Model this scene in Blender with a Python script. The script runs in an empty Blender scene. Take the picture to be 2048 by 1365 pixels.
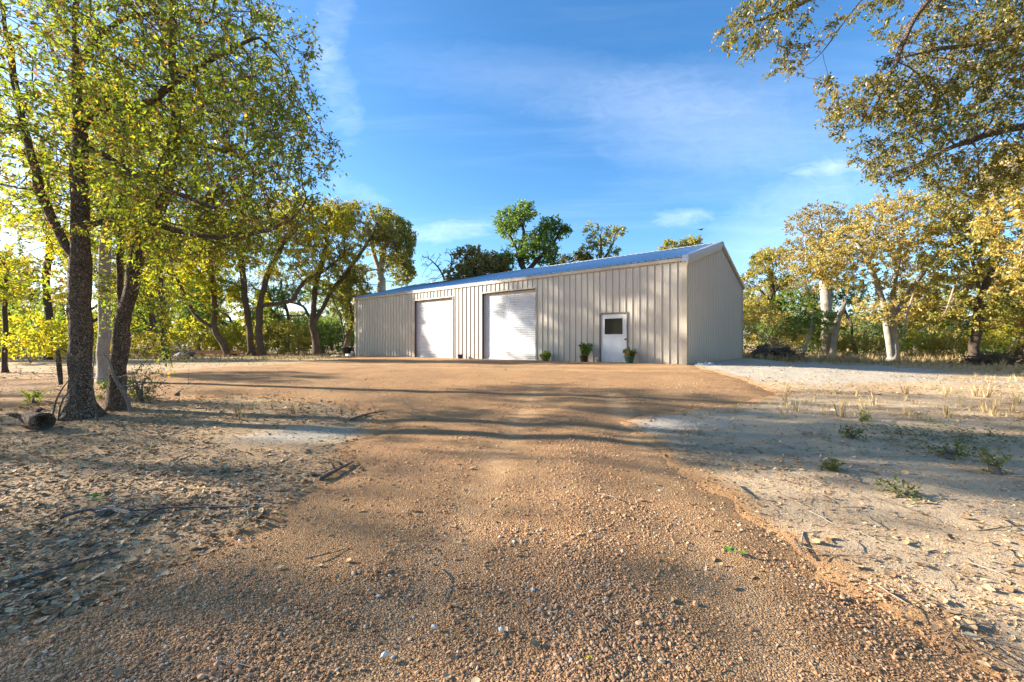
import bpy, math, random
import numpy as np
from math import radians, sin, cos, pi
C = bpy.context.scene
COL = C.collection
rs = np.random.RandomState

# ------------------------------------------------------------------ camera, sky, sun, exposure
F, CY, CAMZ = 850.0, 691.5, 1.40
cam = bpy.data.objects.new('camera', bpy.data.cameras.new('camera')); COL.objects.link(cam)
cam.location = (0, 0, CAMZ); cam.rotation_euler = (pi/2, 0, 0)
cam.data.sensor_width = 36; cam.data.lens = F/2048*36
cam.data.shift_y = (CY-682.5)/2048; cam.data.clip_start = .05; cam.data.clip_end = 4000
C.camera = cam
SUN_EL, SUN_ROT = radians(19.0), radians(-79.5)
W = bpy.data.worlds.new('World'); C.world = W; W.use_nodes = True
nt = W.node_tree; nt.nodes.clear()
def wn(t, **k):
    n = nt.nodes.new(t)
    for a, b in k.items(): setattr(n, a, b)
    return n
sky = wn('ShaderNodeTexSky', sky_type='NISHITA', sun_disc=False, sun_elevation=SUN_EL, sun_rotation=SUN_ROT,
         altitude=150, air_density=1.0, dust_density=0.9, ozone_density=3.0)
bg = wn('ShaderNodeBackground'); bg.inputs['Strength'].default_value = 0.082
wo = wn('ShaderNodeOutputWorld')
# thin cirrus: stretched noise on a plane far above (direction / height)
tc = wn('ShaderNodeTexCoord'); sep = wn('ShaderNodeSeparateXYZ'); nt.links.new(tc.outputs['Generated'], sep.inputs[0])
def wm(op, a, b=None, clamp=False):
    n = wn('ShaderNodeMath', operation=op); n.use_clamp = clamp
    for i, v in enumerate((a, b)):
        if v is None: continue
        if isinstance(v, (int, float)): n.inputs[i].default_value = v
        else: nt.links.new(v, n.inputs[i])
    return n.outputs[0]
zz = wm('MAXIMUM', wm('ADD', sep.outputs[2], .06), .03)
u = wm('DIVIDE', sep.outputs[0], zz); v = wm('DIVIDE', sep.outputs[1], zz)
cmb = wn('ShaderNodeCombineXYZ'); nt.links.new(u, cmb.inputs[0]); nt.links.new(v, cmb.inputs[1])
def cloud(rot, sc, scale, detail, dist, lo, hi, off):
    mp = wn('ShaderNodeMapping'); mp.inputs['Rotation'].default_value = (0, 0, rot); mp.inputs['Scale'].default_value = sc
    mp.inputs['Location'].default_value = off
    nt.links.new(cmb.outputs[0], mp.inputs[0])
    nz = wn('ShaderNodeTexNoise'); nz.inputs['Scale'].default_value = scale; nz.inputs['Detail'].default_value = detail
    nz.inputs['Roughness'].default_value = .62; nz.inputs['Distortion'].default_value = dist
    nt.links.new(mp.outputs[0], nz.inputs['Vector'])
    mr = wn('ShaderNodeMapRange', interpolation_type='SMOOTHSTEP'); mr.inputs[1].default_value = lo; mr.inputs[2].default_value = hi
    nt.links.new(nz.outputs['Fac'], mr.inputs[0]); return mr.outputs[0]
c1 = cloud(.12, (.4, 2.2, 1), .8, 9, .35, .46, .86, (3.1, 4.7, 0))
c2 = cloud(-.5, (.4, 1.8, 1), 1.5, 8, .5, .60, .88, (7.3, .2, 0))
cl = wm('ADD', wm('MULTIPLY', c1, .34), wm('MULTIPLY', c2, .25))
yy_ = wm('MAXIMUM', sep.outputs[1], .02); tx = wm('DIVIDE', sep.outputs[0], yy_); tz = wm('DIVIDE', sep.outputs[2], yy_)
wisp = wn('ShaderNodeTexNoise'); wisp.inputs['Scale'].default_value = 13; wisp.inputs['Detail'].default_value = 7; wisp.inputs['Distortion'].default_value = 1.2; wisp.inputs['Roughness'].default_value = .65
cw = wn('ShaderNodeCombineXYZ'); nt.links.new(tx, cw.inputs[0]); nt.links.new(wm('MULTIPLY', tz, 2.2), cw.inputs[1]); nt.links.new(cw.outputs[0], wisp.inputs['Vector'])
wn_ = wm('MULTIPLY', wm('SUBTRACT', wisp.outputs['Fac'], .5), 2.6)
def streak(x_, z_, ang, lx, lz, amp, nf=1.):   # one cirrus wisp round a heading (slopes of the line of sight)
    a = wm('SUBTRACT', tx, x_); b = wm('SUBTRACT', tz, z_); c_, s_ = cos(ang), sin(ang)
    p_ = wm('DIVIDE', wm('ADD', wm('MULTIPLY', a, c_), wm('MULTIPLY', b, s_)), lx); q_ = wm('DIVIDE', wm('SUBTRACT', wm('MULTIPLY', b, c_), wm('MULTIPLY', a, s_)), lz)
    r = wm('ADD', wm('MULTIPLY', p_, p_), wm('MULTIPLY', q_, q_))
    return wm('MULTIPLY', wm('MAXIMUM', wm('ADD', wm('SUBTRACT', 1., r), wm('MULTIPLY', wn_, nf)), 0.), amp, True)
for st_ in ((-.155, .268, .10, .15, .028, .42), (.396, .303, .06, .085, .024, .42), (-.41, .60, -1.25, .15, .05, .22), (-.43, .74, 1.3, .16, .05, .2), (-.36, .36, -.45, .10, .03, .2), (.1, .62, -.1, .5, .09, .14, .35), (.42, .52, -.12, .4, .12, .15, .35), (.75, .42, .05, .12, .02, .3), (.66, .27, .5, .32, .13, .34, .4), (.55, .5, -.1, .4, .2, .18, .25)):
    cl = wm('ADD', cl, streak(*st_))
cl = wm('MINIMUM', wm('MULTIPLY', cl, .36), .5)
mix = wn('ShaderNodeMix', data_type='RGBA'); nt.links.new(cl, mix.inputs['Factor'])
sat = wn('ShaderNodeHueSaturation'); sat.inputs['Saturation'].default_value = 1.24; sat.inputs['Value'].default_value = 1.0
nt.links.new(sky.outputs[0], sat.inputs['Color']); nt.links.new(sat.outputs[0], mix.inputs[6])
mix.inputs[7].default_value = (6.2, 6.6, 7.2, 1)
nt.links.new(mix.outputs[2], bg.inputs['Color']); nt.links.new(bg.outputs[0], wo.inputs[0])
SUNV = np.array([sin(SUN_ROT)*cos(SUN_EL), cos(SUN_ROT)*cos(SUN_EL), sin(SUN_EL)])
sl = bpy.data.lights.new('sun', 'SUN'); sl.energy = 4.7; sl.angle = radians(.9); sl.color = (1, .90, .74)
so = bpy.data.objects.new('sun', sl); COL.objects.link(so)
from mathutils import Vector
so.rotation_euler = Vector(SUNV).to_track_quat('Z', 'Y').to_euler(); so.location = (-40, 8, 30)
C.view_settings.view_transform = 'Standard'; C.view_settings.look = 'None'
C.view_settings.exposure = 1.98; C.view_settings.gamma = 1
C.render.engine = 'CYCLES'
cy = C.cycles
cy.use_denoising = True; cy.denoiser = 'OPENIMAGEDENOISE'; cy.denoising_input_passes = 'RGB_ALBEDO_NORMAL'
cy.max_bounces = 10; cy.diffuse_bounces = 6; cy.glossy_bounces = 3; cy.transmission_bounces = 4
cy.sample_clamp_indirect = 6; cy.caustics_reflective = False; cy.caustics_refractive = False

# ------------------------------------------------------------------ helpers
def tag(o, label=None, cat=None, group=None, kind=None):
    if label: o['label'] = label
    if cat: o['category'] = cat
    if group: o['group'] = group
    if kind: o['kind'] = kind
    return o
def empty(name, loc, rz=0, label=None, cat=None, group=None):
    o = bpy.data.objects.new(name, None); COL.objects.link(o)
    o.location = loc; o.rotation_euler = (0, 0, rz); o.empty_display_size = .2
    return tag(o, label, cat, group)
def mesh(name, V, Fs, mats, attr=None, smooth=False, mi=None):
    V = np.asarray(V, np.float32); me = bpy.data.meshes.new(name)
    Fs = [np.asarray(f, np.int32) for f in Fs if len(f)]
    me.vertices.add(len(V)); me.vertices.foreach_set('co', V.ravel())
    loops = np.concatenate([f.ravel() for f in Fs]); tot = np.concatenate([np.full(len(f), f.shape[1], np.int32) for f in Fs])
    st = np.concatenate([[0], np.cumsum(tot)[:-1]]).astype(np.int32)
    me.loops.add(len(loops)); me.loops.foreach_set('vertex_index', loops)
    me.polygons.add(len(tot)); me.polygons.foreach_set('loop_start', st); me.polygons.foreach_set('loop_total', tot)
    me.polygons.foreach_set('use_smooth', np.full(len(tot), bool(smooth)))
    if mi is not None: me.polygons.foreach_set('material_index', np.asarray(mi, np.int32))
    me.update(calc_edges=True)
    for m in (mats if isinstance(mats, (list, tuple)) else [mats]): me.materials.append(m)
    if attr:
        for k, (dom, a) in attr.items():
            at = me.attributes.new(k, 'FLOAT', dom); at.data.foreach_set('value', np.asarray(a, np.float32))
    return me
def obj(name, me, parent=None, loc=(0, 0, 0), rot=(0, 0, 0), scale=None):
    o = bpy.data.objects.new(name, me); COL.objects.link(o)
    o.location = loc; o.rotation_euler = rot
    if scale is not None: o.scale = (scale,)*3 if isinstance(scale, (int, float)) else scale
    if parent: o.parent = parent
    return o
class MB:
    def __init__(s): s.v = []; s.q = []; s.t = []; s.n = 0
    def add(s, V, q=None, t=None):
        V = np.asarray(V, float)
        if q is not None and len(q): s.q.append(np.asarray(q, int)+s.n)
        if t is not None and len(t): s.t.append(np.asarray(t, int)+s.n)
        s.v.append(V); s.n += len(V); return s
    def box(s, a, b):
        (x0, y0, z0), (x1, y1, z1) = a, b
        V = [(x0,y0,z0),(x1,y0,z0),(x1,y1,z0),(x0,y1,z0),(x0,y0,z1),(x1,y0,z1),(x1,y1,z1),(x0,y1,z1)]
        return s.add(V, [(0,3,2,1),(4,5,6,7),(0,1,5,4),(1,2,6,5),(2,3,7,6),(3,0,4,7)])
    def lathe(s, prof, n=20, c=(0, 0, 0), jit=0, seed=0):
        r = rs(seed); a = np.arange(n)/n*2*pi; V = []
        for (rad, z) in prof:
            rr = rad*(1+jit*r.uniform(-1, 1, n)); V.append(np.stack([c[0]+rr*np.cos(a), c[1]+rr*np.sin(a), np.full(n, c[2]+z)], 1))
        m = len(prof); q = []
        for i in range(m-1):
            for j in range(n): k = (j+1) % n; q.append((i*n+j, i*n+k, (i+1)*n+k, (i+1)*n+j))
        return s.add(np.concatenate(V), q)
    def tube(s, P, R, k=6, cap=True, flare=None):
        V, q, t = tube(np.asarray(P, float), np.asarray(R, float), k, cap); return s.add(V, q, t)
    def make(s, name, mats, smooth=False, attr=None):
        return mesh(name, np.concatenate(s.v), [np.concatenate(x) for x in (s.q, s.t) if x], mats, attr, smooth)
def tube(P, R, k=6, cap=True, lump=0, rng=None):
    n = len(P)
    T = np.gradient(P, axis=0) if n > 2 else np.repeat((P[1:]-P[:1]), n, 0)
    T = T/np.maximum(np.linalg.norm(T, axis=1, keepdims=True), 1e-9)
    m = T.mean(0); ax = np.eye(3)[np.argmin(np.abs(m))]
    A = np.cross(T, ax); A /= np.maximum(np.linalg.norm(A, axis=1, keepdims=True), 1e-9); B = np.cross(T, A)
    a = np.arange(k)/k*2*pi
    rad = R[:, None]*np.ones(k)
    if lump and rng is not None:
        ph = rng.uniform(0, 2*pi, 6)
        L = np.linspace(0, 1, n)[:, None]*n
        rad = rad*(1+lump*(np.sin(3*a+ph[0]+L*.22)*.5+np.sin(5*a+ph[1]-L*.3)*.35+np.sin(2*a+ph[2]+L*.5)*.35+rng.normal(0, .35, (n, k))))
    V = P[:, None, :]+rad[:, :, None]*(np.cos(a)[None, :, None]*A[:, None, :]+np.sin(a)[None, :, None]*B[:, None, :])
    V = V.reshape(-1, 3)
    i = np.arange(n-1)[:, None]*k; j = np.arange(k)[None, :]; jn = (j+1) % k
    q = np.stack([i+j, i+jn, i+k+jn, i+k+j], -1).reshape(-1, 4)
    t = []
    if cap:
        V = np.concatenate([V, P[:1], P[-1:]]); c0, c1 = n*k, n*k+1; o = (n-1)*k
        t = [(c0, (b+1) % k, b) for b in range(k)]+[(c1, o+b, o+(b+1) % k) for b in range(k)]
    return V, q, t
def hash2(ix, iy, seed):
    h = (ix.astype(np.int64)*374761393+iy.astype(np.int64)*668265263+seed*974711) & 0x7fffffff
    h = ((h ^ (h >> 13))*1274126177) & 0x7fffffff
    return ((h ^ (h >> 16)) & 0xffff)/65535.
def vn(x, y, seed=0):
    x = np.asarray(x, float); y = np.asarray(y, float)
    ix, iy = np.floor(x), np.floor(y); fx, fy = x-ix, y-iy
    fx = fx*fx*(3-2*fx); fy = fy*fy*(3-2*fy)
    a, b = hash2(ix, iy, seed), hash2(ix+1, iy, seed); c, d = hash2(ix, iy+1, seed), hash2(ix+1, iy+1, seed)
    return (a*(1-fx)+b*fx)*(1-fy)+(c*(1-fx)+d*fx)*fy
def fbm(x, y, seed=0, o=4):
    r = 0; amp = .5; x = np.asarray(x, float); y = np.asarray(y, float)
    for i in range(o): r = r+amp*(vn(x*2**i, y*2**i, seed+i*17)-.5); amp *= .55
    return r
def ss(t): t = np.clip(t, 0, 1); return t*t*(3-2*t)

PAD = .66
# ------------------------------------------------------------------ materials
def mat(name):
    m = bpy.data.materials.new(name); m.use_nodes = True; m.node_tree.nodes.clear(); return m, m.node_tree
class N:
    def __init__(s, name):
        s.m, s.t = mat(name); s.out = s('ShaderNodeOutputMaterial')
    def __call__(s, typ, ins=None, **k):
        n = s.t.nodes.new(typ)
        for a, b in k.items(): setattr(n, a, b)
        for a, b in (ins or {}).items(): s.set(n.inputs[a], b)
        return n
    def set(s, sock, v):
        if isinstance(v, bpy.types.NodeSocket): s.t.links.new(v, sock)
        elif isinstance(v, (tuple, list)) and len(v) == 3 and sock.type == 'RGBA': sock.default_value = (*v, 1)
        else: sock.default_value = v
    def noise(s, vec, scale, detail=4, rough=.55, dist=0):
        return s('ShaderNodeTexNoise', {'Vector': vec, 'Scale': scale, 'Detail': detail, 'Roughness': rough, 'Distortion': dist}).outputs['Fac']
    def map(s, vec, sc): return s('ShaderNodeMapping', {'Vector': vec, 'Scale': sc}).outputs[0]
    def rng(s, v, a, b, c=0., d=1.): return s('ShaderNodeMapRange', {0: v, 1: a, 2: b, 3: c, 4: d}).outputs[0]
    def mix(s, f, a, b, mode='MIX'):
        n = s('ShaderNodeMix', data_type='RGBA', blend_type=mode); s.set(n.inputs[0], f); s.set(n.inputs[6], a); s.set(n.inputs[7], b); return n.outputs[2]
    def math(s, op, a, b=0., clamp=False):
        n = s('ShaderNodeMath', operation=op, use_clamp=clamp); s.set(n.inputs[0], a); s.set(n.inputs[1], b); return n.outputs[0]
    def ramp(s, f, stops):
        n = s('ShaderNodeValToRGB'); e = n.color_ramp.elements
        while len(e) < len(stops): e.new(.5)
        for i, (p, c) in enumerate(stops): e[i].position = p; e[i].color = (*c, 1)
        s.set(n.inputs[0], f); return n.outputs[0]
    def bump(s, h, dist, strength=1., normal=None):
        d = {'Height': h, 'Distance': dist, 'Strength': strength}
        if normal is not None: d['Normal'] = normal
        return s('ShaderNodeBump', d).outputs[0]
    def principled(s, col, rough=.6, metal=0., normal=None, spec=.5):
        d = {'Base Color': col, 'Roughness': rough, 'Metallic': metal, 'Specular IOR Level': spec}
        if normal is not None: d['Normal'] = normal
        b = s('ShaderNodeBsdfPrincipled', d); s.t.links.new(b.outputs[0], s.out.inputs[0]); return s.m
def geo(n): return n('ShaderNodeNewGeometry').outputs['Position']
def objc(n): return n('ShaderNodeTexCoord').outputs['Object']
def attr(n, name): return n('ShaderNodeAttribute', attribute_name=name).outputs['Fac']
def leaf_mat(name, stops, trans=.42, tcol=1.5):
    n = N(name); t = attr(n, 'tint')
    col = n.ramp(t, stops)
    dark = n.mix(1., col, (.75, .78, .7), 'MULTIPLY')
    d = n('ShaderNodeBsdfDiffuse', {'Color': col})
    tr = n('ShaderNodeBsdfTranslucent', {'Color': n.mix(1., col, (tcol*1.02, tcol, tcol*.55), 'MULTIPLY')})
    g = n('ShaderNodeBsdfGlossy', {'Color': (.6, .62, .6), 'Roughness': .45})
    m1 = n('ShaderNodeMixShader', {0: trans, 1: d.outputs[0], 2: tr.outputs[0]})
    m2 = n('ShaderNodeMixShader', {0: .05, 1: m1.outputs[0], 2: g.outputs[0]})
    n.t.links.new(m2.outputs[0], n.out.inputs[0]); return n.m
L_A = leaf_mat('mixed_autumn_leaf', [(0, (.20,.10,.04)), (.22, (.17,.135,.04)), (.42, (.14,.18,.03)), (.75, (.24,.31,.03)), (.93, (.42,.40,.035)), (1, (.58,.36,.03))], .52, 1.7)
L_Y = leaf_mat('yellow_green_leaf', [(0, (.16,.19,.03)), (.35, (.28,.31,.03)), (.75, (.46,.40,.03)), (1, (.58,.40,.03))], .55, 1.6)
L_G = leaf_mat('golden_oak_leaf', [(0, (.20,.18,.04)), (.35, (.36,.295,.07)), (.7, (.48,.37,.10)), (1, (.48,.29,.07))], .4)
L_O = leaf_mat('olive_oak_leaf', [(0, (.13,.15,.035)), (.4, (.25,.25,.05)), (.75, (.40,.33,.065)), (1, (.42,.27,.06))], .42)
L_E = leaf_mat('green_leaf', [(0, (.07,.12,.03)), (.45, (.13,.21,.04)), (.8, (.22,.30,.05)), (1, (.32,.32,.06))], .45)
L_B = leaf_mat('rusty_oak_leaf', [(0, (.10,.115,.03)), (.35, (.18,.175,.045)), (.7, (.30,.225,.06)), (1, (.42,.23,.06))], .42)
L_D = leaf_mat('dry_leaf', [(0, (.16,.10,.06)), (.5, (.30,.21,.13)), (1, (.46,.36,.25))], .15)
L_J = leaf_mat('juniper_leaf', [(0, (.05,.08,.035)), (.6, (.09,.12,.05)), (1, (.16,.17,.06))], .3)
def bark(name, c0, c1, sc=26, depth=.02, moss=None):
    n = N(name); p = objc(n); w = n.map(p, (1, 1, .14))
    v = n('ShaderNodeTexVoronoi', {'Vector': n('ShaderNodeVectorMath', {0: w, 1: n('ShaderNodeTexNoise', {'Vector': p, 'Scale': 7., 'Detail': 3.}).outputs['Color']}, operation='ADD').outputs[0], 'Scale': sc}, feature='DISTANCE_TO_EDGE').outputs['Distance']
    no = n.noise(w, sc*1.3, 6, .65)
    h = n.math('ADD', n.rng(v, 0, .22), n.math('MULTIPLY', no, .7))
    col = n.mix(n.rng(h, .25, 1.2), c0, c1)
    big = n.noise(p, 2.2, 4)
    col = n.mix(n.rng(big, .48, .68), col, n.mix(1., col, (1.35, 1.28, 1.15), 'MULTIPLY'))
    if moss: col = n.mix(n.rng(n.noise(p, 5., 4), .55, .7, 0, .6), col, moss)
    return n.principled(col, .92, normal=n.bump(h, depth), spec=.2)
BK_A = bark('dark_furrowed_bark', (.04,.027,.02), (.36,.265,.19), 13, .07)
BK_B = bark('brown_bark', (.05,.038,.028), (.20,.15,.115), 26, .02)
BK_P = bark('pale_grey_bark', (.24,.21,.18), (.60,.55,.48), 16, .014)
BK_W = bark('bleached_dead_wood', (.20,.16,.13), (.46,.40,.34), 34, .01)
BK_T = bark('grey_twig_bark', (.10,.085,.07), (.30,.26,.22), 30, .01)

# ------------------------------------------------------------------ lie of the land
TH, LEN, WID, EAVE, RISE = .672, 23.18, 11.0, 4.2, 1.55
PAD = .66
RX, RY = 6.75, 16.5
LX, LY = RX-LEN*cos(TH), RY+LEN*sin(TH)
def b2w(x, y): return LX+x*cos(TH)+y*sin(TH), LY-x*sin(TH)+y*cos(TH)
def w2b(X, Y):
    dx, dy = X-LX, Y-LY; return dx*cos(TH)-dy*sin(TH), dx*sin(TH)+dy*cos(TH)
def H(x, y):
    x = np.asarray(x, float); y = np.asarray(y, float)
    z = .62*ss((y-1.5)/15)
    z = z-.18*ss((x-9)/7)*ss((y-6)/8)-.06*ss((-9-x)/6)
    z = z+.10*fbm(x/4.5, y/4.5, 3, 3)*np.clip(y/6, .25, 1)
    bx, by = w2b(x, y)
    dx = np.maximum(np.maximum(-bx, bx-LEN), 0); dy = np.maximum(np.maximum(-by, by-WID), 0)
    w = ss(1-(np.hypot(dx, dy)-.3)/2.6)
    return z*(1-w)+(PAD-.01)*w
def G(px, py):
    d = 20.
    for _ in range(40):
        x = (px-1024)/F*d; d = .5*d+.5*min((CAMZ-float(H(x, d)))*F/max(py-CY, 4), 400)
    x = (px-1024)/F*d; return np.array([x, d, float(H(x, d))])
def P(px, py, d): return np.array([(px-1024)/F*d, d, CAMZ-(py-CY)/F*d])
EL = [(-900,1600),(-400,1420),(0,1259),(145,1214),(290,1160),(414,1102),(538,1048),(621,986),(690,936),(735,870),(750,835),(690,805),(500,790),(300,800),(0,818),(-500,832)]
EU = [(-500,768),(0,758),(300,746),(420,736),(600,727),(690,718)]
ER = [(1434,743),(1480,756),(1560,786),(1434,815),(1300,828),(1235,842),(1249,866),(1322,909),(1419,963),(1517,1036),(1638,1124),(1736,1187),(1882,1294),(2000,1365),(2200,1470)]
poly = [G(*p)[:2] for p in EL]+[np.array([-26., 14.5]), np.array([-26., 18.])]+[G(*p)[:2] for p in EU]+[np.array(b2w(.2, .4)), np.array(b2w(LEN-.1, .4))]+[G(*p)[:2] for p in ER]+[np.array([2.8, -9]), np.array([-6., -9])]
poly = np.array(poly)
def sdf(x, y, pl):
    sh = x.shape; x = x.ravel(); y = y.ravel(); d = np.full(x.shape, 1e9); ins = np.zeros(x.shape, bool)
    for i in range(len(pl)):
        a = pl[i]; b = pl[(i+1) % len(pl)]; e = b-a
        t = np.clip(((x-a[0])*e[0]+(y-a[1])*e[1])/max(e@e, 1e-9), 0, 1)
        d = np.minimum(d, np.hypot(x-a[0]-t*e[0], y-a[1]-t*e[1]))
        c = (a[1] > y) != (b[1] > y)
        if e[1] != 0: ins ^= c & (x < e[0]*(y-a[1])/e[1]+a[0])
    return np.where(ins, d, -d).reshape(sh)
def drive_d(x, y): return sdf(x, y, poly)+.55*fbm(x*1.1, y*1.1, 41, 4)+.34*fbm(x*4, y*4, 44, 4)
def micro(x, y): return .045*fbm(x*1.6, y*1.6, 9, 4)+.02*fbm(x*7, y*7, 12, 3)
def axis(a0, a1, step, lo, hi, g=1.16):
    v = list(np.arange(a0, a1+1e-6, step)); s = step
    r = []; p = v[-1]
    while p < hi: s *= g; p += s; r.append(p)
    s = step; l = []; p = v[0]
    while p > lo: s *= g; p -= s; l.append(p)
    return np.array(l[::-1]+v+r)
def grid(xs, ys):
    X, Y = np.meshgrid(xs, ys); nx, ny = len(xs), len(ys)
    i = (np.arange(ny-1)[:, None]*nx+np.arange(nx-1)[None, :]).ravel()
    return X, Y, np.stack([i, i+1, i+nx+1, i+nx], 1)
# --- ground sheet
X, Y, Q = grid(axis(-15, 15, .13, -1500, 1500), axis(.6, 21, .13, -400, 2500))
Z = H(X, Y)+micro(X, Y)*np.clip(1.4-np.hypot(X, Y-8)/40, 0, 1)
dd = drive_d(X, Y)
Z = Z-.05*ss(dd/.3+.2)*(np.hypot(X, Y) < 60)
sx, sy = X, Y
nz = fbm(X/1.3, Y/1.3, 21, 4); nz2 = fbm(X/.5, Y/.5, 25, 3)
g1 = G(625, 872)
sand = ss(((X-.18*Y)-.6+nz*3.0)/1.2)*ss((13.5-Y+nz*5)/3)
sand = np.maximum(sand, ss(1.25-np.hypot((X-g1[0])/1.3, (Y-g1[1])/.75)+nz))
bx, by = w2b(X, Y)
cal = ss((bx-LEN+.5)/1.2)*ss((7.5-np.hypot(bx-LEN-2, (by-3)*.8)+nz*6)/3)
g2 = G(1290, 842); cal = np.maximum(cal, ss(1.3-np.hypot((X-g2[0])/1.6, (Y-g2[1])/.8)+nz*1.5))
cal = np.maximum(cal, .8*ss(1.2-np.hypot((X-g1[0])/1.1, (Y-g1[1])/.6)+nz))
litter = ss((-(X+.05*Y)-.4+nz*2.2)/1.2)*ss((15-Y+nz*3)/2)
litter = np.maximum(litter, .75*ss(nz2*2.4+.15+(X-5.5)*.12)*ss((X-2.2+nz*2)/1.5)*ss((11-Y)/3))
litter = np.maximum(litter, .62*ss(fbm(X/2.1+9, Y/1.2, 51, 5)*3.2+.30)*ss((X-1.5+nz*2)/2)*ss((14-Y)/4))
litter *= (1-.8*np.clip(sand*(X < 0), 0, 1))
gr = np.maximum(ss((Y-11.5+nz*6)/4)*ss((X-5)/4), ss((Y-17)/4+nz*3))
gr = np.maximum(gr, ss((Y-26)/4)); gr *= (1-cal)
spill = np.exp(np.minimum(dd, 0)/.32)
n = N('earth'); p = geo(n)
f1 = n.noise(p, 3., 8, .6); f2 = n.noise(p, 22., 6, .65); f3 = n.noise(p, 90., 4, .6)
sandc = n.mix(f2, (.49,.355,.225), (.63,.48,.31)); sandc = n.mix(n.rng(f3, .55, .75, 0, .55), sandc, (.26,.19,.14))
litc = n.mix(n.rng(f2, .3, .7), (.31,.205,.12), (.50,.345,.195)); litc = n.mix(n.rng(f3, .5, .7), litc, (.46,.33,.205))
grc = n.mix(n.rng(f1, .3, .7), (.36,.25,.13), (.52,.39,.21)); grc = n.mix(n.rng(f2, .5, .7, 0, .7), grc, (.24,.18,.10))
calc = n.mix(f2, (.42,.37,.295), (.57,.50,.40)); calc = n.mix(n.rng(f3, .58, .75, 0, .6), calc, (.25,.2,.15))
base = n.mix(n.rng(f1, .35, .65), (.41,.285,.165), (.53,.385,.235))
jit = n.math('ADD', n.math('MULTIPLY', n.math('SUBTRACT', f2, .5), 1.1), n.math('MULTIPLY', n.math('SUBTRACT', f1, .5), .9))
def msk(a): return n.rng(n.math('ADD', attr(n, a), jit), .2, .8)
col = n.mix(msk('sand'), base, sandc); col = n.mix(msk('grassy'), col, grc); col = n.mix(msk('litter'), col, litc); col = n.mix(msk('caliche'), col, calc)
f4 = n.noise(p, 48., 5, .7)
col = n.mix(n.rng(f4, .56, .66, 0, .55), col, (.17,.115,.075)); col = n.mix(n.rng(n.noise(p, 70., 4, .7), .60, .68, 0, .6), col, (.56,.44,.31))
col = n.mix(n.rng(n.math('ADD', attr(n, 'spill'), n.math('MULTIPLY', n.math('SUBTRACT', f3, .5), 1.6)), .35, .75, 0, .9), col, (.50,.27,.115))
hh = n.math('ADD', n.math('MULTIPLY', f2, .5), n.math('MULTIPLY', f3, .35))
M_EARTH = n.principled(col, .95, normal=n.bump(hh, .045), spec=.15)
me = mesh('ground', np.stack([X, Y, Z], -1).reshape(-1, 3), [Q], M_EARTH,
     {'sand': ('POINT', sand.ravel()), 'litter': ('POINT', litter.ravel()), 'grassy': ('POINT', gr.ravel()), 'caliche': ('POINT', cal.ravel()), 'spill': ('POINT', spill.ravel())}, True)
tag(obj('ground', me), 'bare sandy earth with leaf litter and dry grass around the drive', 'ground', kind='structure')
# --- gravel drive and yard
def drive_z(X, Y, dd):
    c_ = X-(.08+.13*Y); rut = (.016*np.exp(-(c_/.22)**2)-.02*np.exp(-((np.abs(c_)-.85)/.28)**2))*ss((11-Y)/4)*ss(dd/.6)
    return H(X, Y)+rut+micro(X, Y)*.6*np.clip(1.4-np.hypot(X, Y-8)/40, 0, 1)+np.clip(.055*ss((dd+.25)/.8)-.03, -.04, .03)+.02*fbm(X*2.3, Y*2.3, 61, 3)*ss(dd)
X, Y, Q = grid(axis(-9, 9, .11, -27, 13, 1.06), axis(.6, 17, .11, -8, 33, 1.05))
dd = drive_d(X, Y); Z = drive_z(X, Y, dd)
c_ = X-(.08+.13*Y); trk = np.exp(-((np.abs(c_)-.85)/.3)**2)*ss((14-Y)/5)*(.7+fbm(X*1.3, Y*.5, 55, 3)); cw_ = X+.9*np.sin(Y*.16)-(1.1*Y-17); trk = np.maximum(trk, .7*np.exp(-((np.abs(X*.16+Y-15.2)-.8)/.3)**2)*ss((Y-11)/2))
bx, by = w2b(X, Y)
keep = (dd > -.3).ravel()[Q].any(1) & ~((bx > .3) & (bx < LEN-.3) & (by > .6)).ravel()[Q].all(1)
Q = Q[keep]; used = np.unique(Q); rm = np.zeros(X.size, int); rm[used] = np.arange(len(used))
n = N('orange_gravel'); p = geo(n)
v = n('ShaderNodeTexVoronoi', {'Vector': p, 'Scale': 62., 'Randomness': 1.}); ve = n('ShaderNodeTexVoronoi', {'Vector': p, 'Scale': 62.}, feature='DISTANCE_TO_EDGE')
rnd = n('ShaderNodeSeparateColor', {0: v.outputs['Color']}).outputs[0]
big = n.noise(p, .9, 5, .6); mid = n.noise(p, 7., 5, .6); fine = n.noise(p, 160., 3)
col = n.ramp(rnd, [(0, (.29,.145,.066)), (.3, (.42,.218,.098)), (.65, (.53,.292,.138)), (.9, (.59,.39,.225)), (1, (.63,.50,.37))])
col = n.mix(n.rng(ve.outputs['Distance'], 0, .12, .75, 0), col, (.15,.075,.04))
dust = n.mix(mid, (.54,.295,.13), (.63,.385,.185)); col = n.mix(n.rng(big, .38, .62, .25, .8), col, dust)
col = n.mix(n.rng(n.noise(p, .35, 4), .5, .7, 0, .35), col, (.53,.36,.20))
col = n.mix(1., col, n.mix(fine, (.8,.8,.8), (1.15,1.15,1.15)), 'MULTIPLY')
hh = n.math('ADD', n.rng(ve.outputs['Distance'], 0, .25), n.math('MULTIPLY', mid, 1.2))
tk = n.rng(n.math('ADD', attr(n, 'track'), n.math('MULTIPLY', n.math('SUBTRACT', mid, .5), 1.2)), .25, .9, 0, .8)
col = n.mix(tk, col, n.mix(fine, (.56,.335,.17), (.65,.42,.225)))
hh = n.math('MULTIPLY', hh, n.math('SUBTRACT', 1., n.math('MULTIPLY', tk, .6)))
M_GRAV = n.principled(col, .9, normal=n.bump(hh, .02, .9), spec=.2)
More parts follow.
